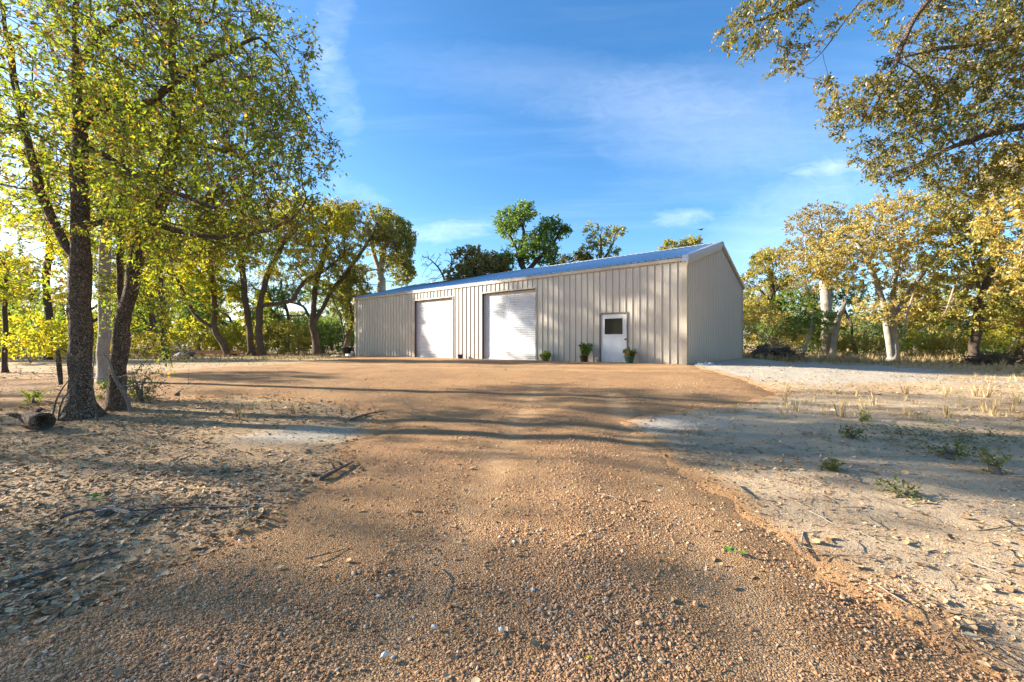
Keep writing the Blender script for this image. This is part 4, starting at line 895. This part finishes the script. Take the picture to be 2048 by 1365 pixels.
# dry grass
def tuft(seed, nb, hgt, spr, m, w=.006):
    r = rs(seed); V = []; T_ = []
    for i in range(nb):
        a = r.uniform(0, 6.28); b = np.array([cos(a), sin(a), 0])*r.uniform(0, spr*.4); e = np.array([cos(a+r.normal(0, .5)), sin(a+r.normal(0, .5)), 0])*spr*r.uniform(.2, 1.2); hh_ = hgt*r.uniform(.45, 1.1)
        sd = np.array([-sin(a), cos(a), 0])*w*r.uniform(.6, 1.3); mid = b+e*.35+[0, 0, hh_*.65]; top = b+e+[0, 0, hh_]
        o = len(V); V += [b-sd, b+sd, mid-sd*.7, mid+sd*.7, top]; T_ += [(o, o+1, o+3), (o, o+3, o+2), (o+2, o+3, o+4)]
    return mesh('tuft', np.array(V), [np.array(T_)], m)
M_STRAW = rnd_mat('dry_straw_grass', [(0, (.26,.18,.08)), (.5, (.44,.32,.15)), (.9, (.56,.43,.23)), (1, (.25,.27,.07))], .8)
protos = [tuft(i, 14, 1., .45, M_STRAW, .022) for i in range(4)]
x, y = wedge(rng, 60000, 7, 60, 1.5); d = drive_d(x, y); bx, by = w2b(x, y)
nn_ = fbm(x/3, y/3, 33, 4)
wgt = np.maximum(ss((y-11.5+nn_*7)/4)*ss((x-5)/4)*.45, ss((y-21+nn_*5)/5)*.9); wgt = np.maximum(wgt, .10*(x < 0)*(.5+nn_*2)); wgt = np.maximum(wgt, np.where(x > 1, .16, .06))
wgt *= ss((np.hypot(bx-LEN-2, (by-3)*.8)-5)/3)
k = (rng.uniform(0, 1, len(x)) < wgt) & (d < -.25) & ~((bx > -.1) & (bx < LEN+.1) & (by > -.1) & (by < WID+.1)); x, y = x[k], y[k]; z, d = interp_surface(x, y, 1); m_ = len(x)
sz = rng.lognormal(math.log(.13), .5, m_)*np.where((y < 16) & (rng.uniform(0, 1, m_) < .8), .5, 1)*(1+1.2*ss((y-21)/6))
sz *= np.where(x < -6, .45, 1.)
scatter('dry_grass', np.stack([x, y, z-.01], 1), np.stack([rng.normal(0, .12, m_), rng.normal(0, .12, m_), rng.uniform(0, 6.28, m_)], 1), np.clip(sz, .035, .75), rng.randint(0, 4, m_), protos, 'straw coloured dry grass thickening towards the trees')
print('grass', m_)
# green weeds: a low patch near the right edge and sprinkled sprigs
def weedm(seed):
    r = rs(seed); V = []; Q_ = []
    for i in range(12):
        a = r.uniform(0, 6.28); rr = r.uniform(.05, .45); hh_ = r.uniform(.1, .8); c = np.array([cos(a)*rr, sin(a)*rr, hh_]); l = r.uniform(.18, .34); dv = np.array([cos(a+r.normal(0, .6)), sin(a+r.normal(0, .6)), r.uniform(-.4, .5)])*l; sd = np.cross(dv, [r.normal(0, .3), r.normal(0, .3), 1]); sd = sd/np.linalg.norm(sd)*l*.32
        o = len(V); V += [c, c+dv*.45+sd, c+dv, c+dv*.45-sd]; Q_.append((o, o+1, o+2, o+3))
        o = len(V); V += [[0, 0, 0], [.012, .012, 0], c]; Q_.append((o, o+1, o+2, o+2))
    T_ = [q[:3] for q in Q_]+[(q[0], q[2], q[3]) for q in Q_ if q[3] != q[2]]
    return mesh('weed', np.array(V), [np.array(T_)], M_WEED)
M_WEED = rnd_mat('green_weed', [(0, (.07,.095,.035)), (.5, (.12,.15,.05)), (1, (.22,.23,.08))], .8)
protos = [weedm(i) for i in range(3)]
c0, c1 = G(1960, 880), G(1850, 868)
q_ = np.concatenate([rng.normal(0, 1, (130, 2))*[.85, .5]+c0[:2], rng.normal(0, 1, (40, 2))*[.6, .3]+c1[:2], np.stack(wedge(rng, 260, 5, 26, 1.3), 1)])
x, y = q_[:, 0], q_[:, 1]; d = drive_d(x, y); k = d < -.3; x, y = x[k], y[k]; z, d = interp_surface(x, y, 1); m_ = len(x)
scatter('weeds', np.stack([x, y, z-.01], 1), np.stack([rng.normal(0, .1, m_), rng.normal(0, .1, m_), rng.uniform(0, 6.28, m_)], 1), rng.uniform(.06, .17, m_), rng.randint(0, 3, m_), protos, 'low green weeds sprouting in patches from the bare soil')
# far wood
x = []; 
rng = rs(77)
pts = []
for i in range(900):
    a = rng.uniform(-76, 76); r_ = rng.uniform(52 if a > -20 else 62, 110); X_, Y_ = r_*sin(radians(a))*1.15, r_*cos(radians(a))+8
    bx, by = w2b(X_, Y_)
    if -3 < bx < LEN+3 and -3 < by < WID+4: continue
    if all((X_-p[0])**2+(Y_-p[1])**2 > 9 for p in pts): pts.append((X_, Y_))
    if len(pts) >= 330: break
pts = np.array(pts); m_ = len(pts)
src = [t_G, t_R, b_Y, b_G, b_D]
rot = np.stack([np.zeros(m_), np.zeros(m_), rng.uniform(0, 6.28, m_)], 1); pk = rng.choice(5, m_, p=[.42, .40, .06, .06, .06])
sc = np.array([.75, .9, 1.5, 1.45, 1.6])[pk]*rng.uniform(.55, 1.2, m_)
zz_ = H(pts[:, 0], pts[:, 1])-.1
for part in ('trunk', 'crown'):
    pr = [[c for c in o.children if c.name.startswith(part)][0].data for o in src]
    scatter('distant_wood' if part == 'crown' else 'distant_trunks', np.stack([pts[:, 0], pts[:, 1], zz_], 1), rot, sc, pk, pr, 'far wood of mixed green and gold trees closing the horizon' if part == 'crown' else 'dim trunks inside the far wood')
#PART4
# ------------------------------------------------------------------ pots and things along the wall
def glaze(name, col, rough=.3):
    n = N(name); p = objc(n); return n.principled(n.mix(n.noise(p, 12., 4), col, tuple(c*1.5 for c in col)), rough, normal=n.bump(n.noise(p, 30., 3), .002))
M_SOIL = glaze('potting_soil', (.05,.035,.025), .95)
def pot(name, px, off, h, r0, r1, m, label, cat, dark=None):
    bx = wall_t(px); x, y = b2w(bx, -off); o = empty(name, (x, y, PAD), random.Random(px).uniform(0, 6), label, cat)
    obj('pot', MB().lathe([(0, .0), (r0, 0), (r0*1.02, .01), ((r0+r1)*.5*1.04, h*.5), (r1, h*.9), (r1*1.08, h*.92), (r1*1.08, h), (r1*.92, h), (r1*.9, h*.86)], 24).make('pot', m, True), o)
    obj('soil', MB().lathe([(r1*.91, h*.85), (0, h*.88)], 20).make('soil', M_SOIL), o)
    return o
def plant(o, h0, hgt, wid, lm, seed, ll, n_stem=9, nl=9, up=1., tint=(.5,.25), lean=(0, 0), lw=.55):
    rng = rs(seed); m = MB(); Vs = []; Fs = []; Ts = []; k = 0
    for i in range(n_stem):
        a = rng.uniform(0, 6.28); e = np.array([cos(a)*wid*rng.uniform(.2, 1)+lean[0], sin(a)*wid*rng.uniform(.2, 1)+lean[1], h0+hgt*rng.uniform(.45, 1)*up]); b = np.array([rng.normal(0, .03), rng.normal(0, .03), h0])
        c = (b+e)/2+[0, 0, hgt*.12]; pts = np.array([b, (b+c)/2, c, (c+e)/2, e]); m.tube(pts, [.008, .007, .006, .004, .002], 4, False)
        par_ = np.arange(5)-1
        V, Fc, ti, tw = leaves(pts, par_, np.array([1, 2, 3, 4]), rng, 3, wid*.35, nl, ll, lw, .3, tint=tint)
        Vs.append(V); Fs.append(Fc+k); Ts.append(ti); k += len(V); m.add(tw[0], None, tw[1])
    obj('stems', m.make('stems', BK_T), o)
    obj('foliage', mesh('foliage', np.concatenate(Vs), [np.concatenate(Fs)], lm, {'tint': ('FACE', np.concatenate(Ts))}), o)
L_P = leaf_mat('potted_leaf', [(0, (.06,.11,.025)), (.5, (.12,.20,.035)), (1, (.24,.32,.05))], .35)
L_L = leaf_mat('lime_leaf', [(0, (.16,.20,.03)), (.5, (.28,.33,.05)), (1, (.42,.42,.08))], .35)
L_R = leaf_mat('browning_fern_leaf', [(0, (.10,.12,.03)), (.5, (.16,.19,.04)), (1, (.28,.20,.07))], .35)
o = pot('blue_pot', 929, .35, .24, .11, .16, glaze('cobalt_glaze', (.012,.018,.10), .15), 'small cobalt blue glazed pot on the gravel between the two roller doors', 'pot')
m = MB(); rng = rs(3)
for i in range(5): a = np.array([rng.normal(0, .04), rng.normal(0, .04), .2]); m.tube([a, a+[rng.normal(0, .06), rng.normal(0, .06), .1], a+[rng.normal(0, .12), rng.normal(0, .12), rng.uniform(.1, .24)]], [.006, .004, .002], 4, False)
obj('dry_stems', m.make('dry_stems', BK_T), o)
o = pot('potted_plant', 1100, .40, .18, .10, .14, glaze('dull_green_plastic', (.10,.13,.04), .4), 'squat lime leaved plant in a pot right of the larger roller door', 'plant'); plant(o, .12, .24, .20, L_L, 5, .12, 10, 5, tint=(.6,.25), lw=.75)
o = pot('potted_plant', 1177, .42, .30, .14, .19, glaze('dark_brown_glaze', (.035,.02,.018), .3), 'tallest bushy potted plant in a dark pot left of the white walk door', 'plant'); plant(o, .22, .62, .30, L_P, 6, .09, 20, 6, tint=(.5,.28), lean=(-.12, -.02), lw=.7)
o = pot('potted_plant', 1266, .40, .30, .13, .20, glaze('jade_glaze', (.035,.075,.055), .3), 'fern like plant in a jade green pot right of the white walk door', 'plant'); plant(o, .24, .34, .26, L_R, 7, .085, 15, 7, tint=(.5,.3), lw=.5)
# left corner clutter
M_RUB = glaze('black_rubber', (.012,.012,.012), .5); M_PALE = glaze('pale_limestone', (.40,.37,.33), .9); M_WBLK = glaze('white_block', (.55,.52,.48), .7)
bx, by = b2w(-.95, -.1)
o = empty('black_tub', (bx, by, PAD), 0, 'black tapered tub holding dry stalks just left of the far building corner', 'tub')
obj('tub', MB().lathe([(0, 0), (.24, 0), (.36, .55), (.40, .56), (.40, .62), (.34, .62), (.25, .1), (0, .1)], 20).make('tub', M_RUB, True), o)
m = MB(); rng = rs(8)
for i in range(9): a = np.array([rng.normal(0, .1), rng.normal(0, .1), .5]); m.tube([a, a+[rng.normal(0, .1), rng.normal(0, .1), .3], a+[rng.normal(0, .2), rng.normal(0, .2), rng.uniform(.3, .7)]], [.012, .009, .003], 4, False)
obj('dry_stalks', m.make('dry_stalks', BK_T), o)
bx, by = b2w(-.42, .15)
o = empty('black_hood', (bx, by, PAD), bz, 'black rounded hood like cover lying against the far left building corner', 'cover')
a = np.linspace(.0, pi, 14); m = MB()
for r_, nm in ((.40, 'o'),):
    out_ = [np.stack([np.cos(a)*R_, np.full(14, y_), np.sin(a)*R_*1.25], 1) for R_, y_ in ((.42, -.25), (.40, .3), (.36, .3), (.36, -.25))]
    V = np.concatenate(out_); q = []
    for s_ in range(4):
        for i in range(13): q.append((s_*14+i, s_*14+i+1, ((s_+1) % 4)*14+i+1, ((s_+1) % 4)*14+i))
    m.add(V, q)
obj('shell', m.make('shell', M_RUB), o)
def rock(name, loc, r, m_, label, cat='stone', seed=1, group=None, fl=(1, .8, .55), rz=0):
    V, Fc = stone(seed); V = V/np.array([1.15, .85, .62])*np.array(fl)*r
    return tag(obj(name, mesh(name, V, [Fc], m_), None, loc, (0, 0, rz)), label, cat, group)
bx, by = b2w(-.40, .05); rock('pale_sack', (bx, by, PAD+.2), .26, M_WBLK, 'pale lumpy sack inside the black hood at the building corner', 'sack', 2, fl=(.8,.7,.9))
bx, by = b2w(-.32, -.35); tag(obj('white_block', MB().box((-.26,-.1,0), (.26,.1,.17)).make('white_block', M_WBLK), None, (bx, by, PAD-.02), (0, 0, bz+.1)), 'white block lying in front of the black hood', 'block')
bx, by = b2w(-1.1, -.65); rock('flat_stone', (bx, by, PAD-.02), .42, M_PALE, 'flat grey stone in front of the black tub', 'stone', 3, fl=(1,.7,.3))
bx, by = b2w(-1.75, -.6); rock('flat_stone', (bx, by, PAD-.04), .36, M_PALE, 'flat grey stone farthest left at the building corner', 'stone', 4, fl=(1,.7,.3), rz=.6)
# crumpled sheeting at the near corner
bx, by = b2w(LEN+.75, .25); rng = rs(12)
gx, gy = np.meshgrid(np.linspace(-.55, .55, 15), np.linspace(-.28, .28, 9)); gz = np.abs(fbm(gx*5, gy*6, 71, 4))*.75*np.clip(1.1-np.hypot(gx/.55, gy/.3), .05, 1)+.01
i = (np.arange(8)[:, None]*15+np.arange(14)[None]).ravel()
n = N('blue_grey_plastic'); M_PLA = n.principled(n.mix(n.noise(objc(n), 9., 4), (.06,.08,.11), (.34,.40,.46)), .3)
tag(obj('crumpled_sheeting', mesh('crumpled_sheeting', np.stack([gx, gy, gz], -1).reshape(-1, 3), [np.stack([i, i+1, i+16, i+15], 1)], M_PLA), None, (bx, by, PAD-.02), (0, 0, bz+.8)), 'crumpled blue grey plastic sheeting at the near building corner', 'sheeting')
# ------------------------------------------------------------------ logs, brush, boards
def branch(name, P0, R, bm, label, cat='branch', group=None, k=7, side=0, seed=0, parent=None):
    rng = rs(seed); P0 = np.array(P0, float); b = P0[0].copy(); m = MB(); n_ = len(P0)
    s_ = np.linspace(0, n_-1, (n_-1)*4+1); pts = np.stack([np.interp(s_, np.arange(n_), P0[:, i]) for i in range(3)], 1)
    for _ in range(2): pts[1:-1] = .25*pts[:-2]+.5*pts[1:-1]+.25*pts[2:]
    rr = np.interp(s_, np.arange(n_), R); L = np.linalg.norm(P0[-1]-P0[0])
    V, q, t = tube(pts-b, rr, k, True, .07, rng); m.add(V, q, t)
    for i in range(side):
        j = rng.randint(len(pts)//4, len(pts)-1); d = rng.normal(0, 1, 3); d[2] = abs(d[2])*.5; d /= np.linalg.norm(d); l = L*rng.uniform(.12, .35); a = pts[j]-b
        m.tube([a, a+d*l*.5+rng.normal(0, l*.06, 3), a+d*l], [rr[j]*.55, rr[j]*.4, rr[j]*.12], 4, False)
    o = obj(name, m.make(name, bm, True), parent, tuple(b) if parent is None else tuple(b-np.array(parent.location)))
    if parent is None: tag(o, label, cat, group)
    return o
def gpl(pts, lift=.02): return [G(p[0], p[1])+[0, 0, (p[2] if len(p) > 2 else lift)] for p in pts]
# cut log, hollow dark end facing right
lg = empty('cut_log', tuple(G(74, 858)), 0, 'short hollow cut log lying left of the big furrowed trunk', 'log')
n_ = 16; a = np.arange(n_)/n_*2*pi; rng = rs(4)
def ring(x, r, j=.06): rr = r*(1+rng.uniform(-j, j, n_)); return np.stack([np.full(n_, x)+rng.uniform(-.01, .01, n_), np.cos(a)*rr, np.sin(a)*rr+.12], 1)
V = np.concatenate([ring(-.33, .10), ring(-.15, .125), ring(.05, .125), ring(.2, .135), ring(.21, .10), ring(.05, .085), ring(.04, .01)]); q = []
for s_ in range(6):
    for i in range(n_): j = (i+1) % n_; q.append((s_*n_+i, s_*n_+j, (s_+1)*n_+j, (s_+1)*n_+i))
lb = obj('bark', mesh('bark', V, [np.array(q)], BK_A, None, True), lg); lg.rotation_euler = (0, 0, -.35)
for i, (x0, dy, dz) in enumerate([(-.25, -.1, .2), (-.1, .08, .25)]): obj('branch_stub', MB().tube([(x0, 0, .13), (x0-.06, dy, dz), (x0-.1, dy*1.6, dz+.02)], [.04, .035, .025], 7).make('branch_stub', BK_A, True), lg)
branch('fallen_stick', gpl([(52,866),(70,866),(100,864)]), [.012,.012,.006], BK_T, 'thin pale stick on the leaf litter just in front of the hollow log', 'stick', side=1, seed=1)
# dead limb hanging by a wire of twigs left of the big trunk
hb = [P(115,700,dA-.1), P(117,720,dA-.1), P(119,745,dA-.1), P(122,770,dA-.1)]
branch('hanging_limb', hb, [.02,.034,.036,.026], BK_A, 'dark dead stub of limb hanging left of the big furrowed trunk', 'limb', seed=2)
branch('dead_twig', [P(140,712,dA), P(128,700,dA-.05), P(115,697,dA-.1)], [.012,.01,.006], BK_T, 'thin dead twig from the big trunk that holds the hanging stub', 'twig', side=3, seed=3)
for i, (pts, r, lab) in enumerate([
    ([(104,838,.0),(112,800,.32),(126,775,.5),(145,752,.75)], .014, 'dark leaning dead shoot left of the big trunk'),
    ([(116,842,.0),(122,805,.3),(140,780,.5),(152,762,.7)], .013, 'second dead shoot leaning on the big trunk'),
    ([(196,845,.02),(188,800,.45),(184,760,.8),(190,700,1.25)], .013, 'bare pale shoot rising against the big trunk')]):
    b0 = G(pts[0][0], pts[0][1]); branch('dead_shoot', [P(p[0], p[1], b0[1]-.05) if k_ else b0 for k_, p in enumerate(pts)], [r, r*.9, r*.7, r*.3], BK_T, lab, 'shoot', side=6, seed=10+i)
dS_ = dB-.35
branch('dead_limb', [P(262,828,dS_), P(256,800,dS_), P(246,782,dS_), P(236,768,dS_), P(226,750,dS_), P(219,722,dS_), P(205,705,dS_)], [.022,.03,.032,.028,.024,.018,.008], BK_W, 'pale crooked dead limb leaning across the foot of the leaning trunk', 'limb', side=7, seed=20)
for i, (pts, r, sd, lab) in enumerate([
    ([(640,962),(672,945),(705,928)], .022, 2, 'short dark stick on the left edge of the drive'),
    ([(700,843),(735,830),(768,825)], .022, 2, 'stick lying where the drive meets the pale patch'),
    ([(120,1040),(180,1022),(255,1028),(330,1022)], .014, 4, 'crooked branch in the leaf litter, left part of the fallen pile'),
    ([(280,1046),(318,1020),(400,1020),(505,1018)], .013, 3, 'long thin straight stick reaching right from the fallen pile'),
    ([(190,1036),(225,1024),(268,1034)], .032, 1, 'thick grey broken branch lying in the litter on the left'),
    ([(15,1175),(120,1140),(240,1110)], .012, 3, 'long thin stick in the shaded litter, lower left'),
    ([(1470,972),(1488,985),(1506,1000)], .010, 1, 'thin stick on the pale soil right of the drive'),
    ([(1375,1292),(1415,1312),(1460,1345)], .005, 1, 'thin straw coloured stalk lying low on the drive'),
    ([(1590,1085),(1602,1108),(1612,1118)], .010, 0, 'short twig at the right verge of the drive'),
    ([(880,1145),(900,1160),(896,1190),(880,1212)], .004, 0, 'bent dry stalk in the middle of the drive'),
    ([(350,792),(372,775),(388,758)], .016, 3, 'bare dead stem lying beside the track right of the juniper')]):
    branch('fallen_stick', gpl(pts, .02), np.linspace(r, r*.45, len(pts)), (BK_T, BK_W)[i in (4, 7, 9)], lab, 'stick', side=sd, seed=30+i)
# pale chips, leaves on the drive
for i, (px, py, r, sd) in enumerate([(868,1266,.020,1), (1132,1160,.022,2), (1066,1190,.020,3), (1003,1272,.019,4), (757,1203,.017,1), (1028,1092,.018,2), (1000,1082,.018,3), (770,1322,.022,5), (1245,1112,.018,4), (480,1090,.02,2), (1130,1272,.017,3)]):
    g_ = G(px, py); rock('limestone_chip', (g_[0], g_[1], g_[2]+.03), r, M_CHIP if 'M_CHIP' in globals() else globals().setdefault('M_CHIP', glaze('pale_limestone_chip', (.50,.47,.42), .8)), 'pale limestone chip on the brown gravel', 'stone', sd, 'pale limestone chips scattered on the drive', (1, .8, .6), i)
M_YL = glaze('yellow_leaf', (.55,.38,.02), .6); M_GL = glaze('fresh_green_leaf', (.10,.22,.02), .6)
def single_leaf(px, py, s_, m_, label, n_=3, seed=0):
    r = rs(seed); V = []; Q_ = []
    for i in range(n_):
        v_, q = dryleaf(seed+i); a_ = r.uniform(0, 6.28); v_ = (v_*s_)@np.array([[cos(a_), sin(a_), 0], [-sin(a_), cos(a_), 0], [0, 0, 1]])+[r.normal(0, s_*.5), r.normal(0, s_*.5), r.uniform(0, s_*.4)]; Q_.append(q+len(V)*15); V.append(v_)
    g_ = G(px, py); tag(obj('leaf', mesh('leaf', np.concatenate(V), [np.concatenate(Q_)], m_), None, (g_[0], g_[1], g_[2]+.03)), label, 'leaf')
single_leaf(127, 917, .10, M_YL, 'bright yellow fallen leaves in front of the hollow log', 3, 1)
single_leaf(1180, 1330, .03, M_YL, 'tiny yellow leaf on the gravel near the bottom', 2, 2)
single_leaf(1471, 1114, .06, M_GL, 'fresh green leaf sprig dropped on the drive', 4, 3)
single_leaf(190, 1006, .08, M_GL, 'green leaves on the fallen branches in the litter', 3, 4)
single_leaf(393, 988, .05, M_YL, 'yellow leaf on the sunlit litter by the long stick', 2, 5)
# boards stacked left
n = N('weathered_orange_timber'); p = objc(n); M_TIM = n.principled(n.mix(n.noise(n.map(p, (1, 9, 9)), 6., 5), (.28,.12,.045), (.50,.27,.12)), .8)
g_ = at(432, 31.5); st = empty('timber_stack', tuple(g_), .08, 'low stack of orange brown boards behind the forked leaning tree', 'timber')
for i, (dx, dz, L_) in enumerate([(0, .0, 3.6), (.1, .0, 3.4), (-.2, .0, 3.5), (.3, .07, 3.0), (.0, .07, 3.4), (-.1, .14, 2.6), (.5, .14, 2.2)]):
    yy = (-.25, 0, .25, -.2, .1, -.15, .12)[i]; obj('board', MB().box((-L_/2, -.1, 0), (L_/2, .1, .06)).make('board', M_TIM), st, (dx, yy, .25+dz+.003*i))
for x_ in (-1.2, 1.2): obj('bearer', MB().box((-.1, -.4, 0), (.1, .4, .24)).make('bearer', BK_B), st, (x_, 0, 0))
g_ = at(376, 31.); o = empty('black_tarpaulin', tuple(g_), .2, 'black tarpaulin heap left of the orange boards', 'tarpaulin')
gx, gy = np.meshgrid(np.linspace(-.9, .9, 13), np.linspace(-.5, .5, 8)); gz = (.42+fbm(gx*2, gy*3, 81, 3)*.5)*np.clip(1.15-np.hypot(gx/.95, gy/.55)**2, 0, 1)
i = (np.arange(7)[:, None]*13+np.arange(12)[None]).ravel(); obj('sheet', mesh('sheet', np.stack([gx, gy, gz], -1).reshape(-1, 3), [np.stack([i, i+1, i+14, i+13], 1)], M_RUB), o)
# log heap right of the building
M_CUT = glaze('cut_wood_end', (.42,.22,.09), .8)
def log(parent, a, b, r, seed):
    a, b = np.array(a, float), np.array(b, float); rng = rs(seed); t_ = np.linspace(0, 1, 5)[:, None]; pts = a*(1-t_)+b*t_; pts[1:-1] += rng.normal(0, r*.2, (3, 3))
    V, q, t = tube(pts, np.full(5, r)*np.linspace(1, .85, 5), 9, False, .06, rng); o = obj('log', mesh('log', V, [q], BK_B, None, True), parent)
    d = (b-a)/np.linalg.norm(b-a); V2, q2, t2 = tube(np.array([a-d*.004, a+d*.01]), np.array([r, r])*.96, 9, True); obj('cut_end', mesh('cut_end', V2, [q2, t2], M_CUT), o)
    return o
g_ = at(1545, 27.5); lp = empty('log_heap', tuple(g_), 0, 'heap of felled logs with orange cut ends beyond the gable end', 'log pile')
for i, (a, b, r) in enumerate([((-1.9,-.5,.1), (-.2,.3,.95), .17), ((-1.6,-.7,.12), (.3,-.2,.5), .14), ((.75,-.9,.2), (-.8,.1,.15), .16), ((.95,-.8,.5), (-.4,.3,.42), .15), ((.7,-.7,.75), (-.6,.5,.6), .14), ((.2,-1.,.14), (-1.2,-.6,.12), .13), ((1.0,-.6,.2), (1.2,.9,.3), .16), ((-.9,-.9,.12), (-2.2,.3,.3), .12), ((.35,-.9,.42), (-.9,.2,.85), .12)]): log(lp, a, b, r, 60+i)
def brush(parent, w, d_, h, n_, seed, bm):
    rng = rs(seed); m = MB()
    for i in range(n_):
        c = np.array([rng.normal(0, w*.45), rng.normal(0, d_*.45), 0]); c[2] = h*rng.uniform(.05, .8)*math.exp(-(c[0]/w)**2*1.5)
        a_ = rng.uniform(0, 6.28); L_ = rng.uniform(.6, 2.2); dv = np.array([cos(a_), sin(a_)*.6, rng.normal(.05, .3)])*L_*.5; r = rng.uniform(.008, .035)
        m.tube([c-dv, c+rng.normal(0, .12, 3), c+dv], [r, r*.8, r*.25], 4, False)
        for j in range(2): m.tube([c+dv*.4, c+dv*.7+rng.normal(0, .25, 3)+[0, 0, .1]], [r*.5, r*.15], 3, False)
    o = obj('branches', m.make('branches', bm), parent); o['kind'] = 'stuff'
brush(lp, 2.6, 1.2, 1.3, 150, 5, BK_T)
g_ = at(70, 36); bp = empty('brush_heap', tuple(g_), 0, 'wide heap of grey cut brush behind the track at far left', 'brush pile'); brush(bp, 6.5, 2.0, 2.4, 420, 6, BK_T)
for i, (a, b, r) in enumerate([((1.2,-1.2,.4), (2.4,-.6,2.0), .16), ((-3,-1.3,.3), (-.6,-1.1,.5), .18), ((2.8,-1.3,.2), (5.2,-.9,.5), .15)]): log(bp, a, b, r, 80+i)
g_ = at(320, 33); bp = empty('brush_heap', tuple(g_), 0, 'smaller grey brush heap between leaning trunk and thin tree', 'brush pile'); brush(bp, 3., 1.4, 1.4, 160, 7, BK_T)
g_ = at(1950, 21.5); bp = empty('brush_heap', tuple(g_-[0, .9, 0]), 0, 'dark twiggy brush at the foot of the dark oak', 'brush pile'); brush(bp, 1.5, .8, .6, 90, 8, BK_B)
# dead white hanging twigs in the right hand trees
for i, (pts, lab) in enumerate([([(1908,575),(1900,600),(1893,620),(1880,640)], 'bleached dead bough hanging in front of the dark oak'), ([(1826,590),(1815,625),(1808,660),(1800,700)], 'bleached dead bough hanging right of the twin bleached trunks')]):
    branch('dead_bough', [P(p[0], p[1], 20.3) for p in pts], [.04,.035,.025,.008], BK_W, lab, 'bough', side=14, seed=90+i)
# bird
bb = P(1402, 460, 40); bd = empty('bird', tuple(bb), .4, 'small black bird gliding above the ridge', 'bird')
obj('body', MB().tube([(-.26,0,0), (-.16,0,.01), (-.02,0,.02), (.1,0,.02), (.17,0,.04), (.24,0,.03)], [.012,.045,.07,.06,.04,.006], 8).make('body', M_RUB, True), bd)
for s_ in (-1, 1):
    V = [(.08, s_*.04, .03), (.12, s_*.22, .12), (.0, s_*.44, .10), (-.06, s_*.42, .09), (-.08, s_*.2, .10), (-.08, s_*.04, .03)]
    V = V+[(x_, y_, z_-.012) for x_, y_, z_ in V]; obj('wing', mesh('wing', V, [np.array([(0,1,4,5), (1,2,3,4), (11,10,7,6), (10,9,8,7)]), np.array([(i, (i+1) % 6, 6+(i+1) % 6, 6+i) for i in range(6)])], M_RUB), bd)
obj('tail', mesh('tail', [(-.2,-.02,.01), (-.2,.02,.01), (-.38,.07,.01), (-.38,-.07,.01), (-.2,-.02,-.0), (-.2,.02,-.0), (-.38,.07,-.0), (-.38,-.07,-.0)], [np.array([(0,1,2,3), (7,6,5,4), (0,4,5,1), (2,6,7,3), (1,5,6,2), (3,7,4,0)])], M_RUB), bd)
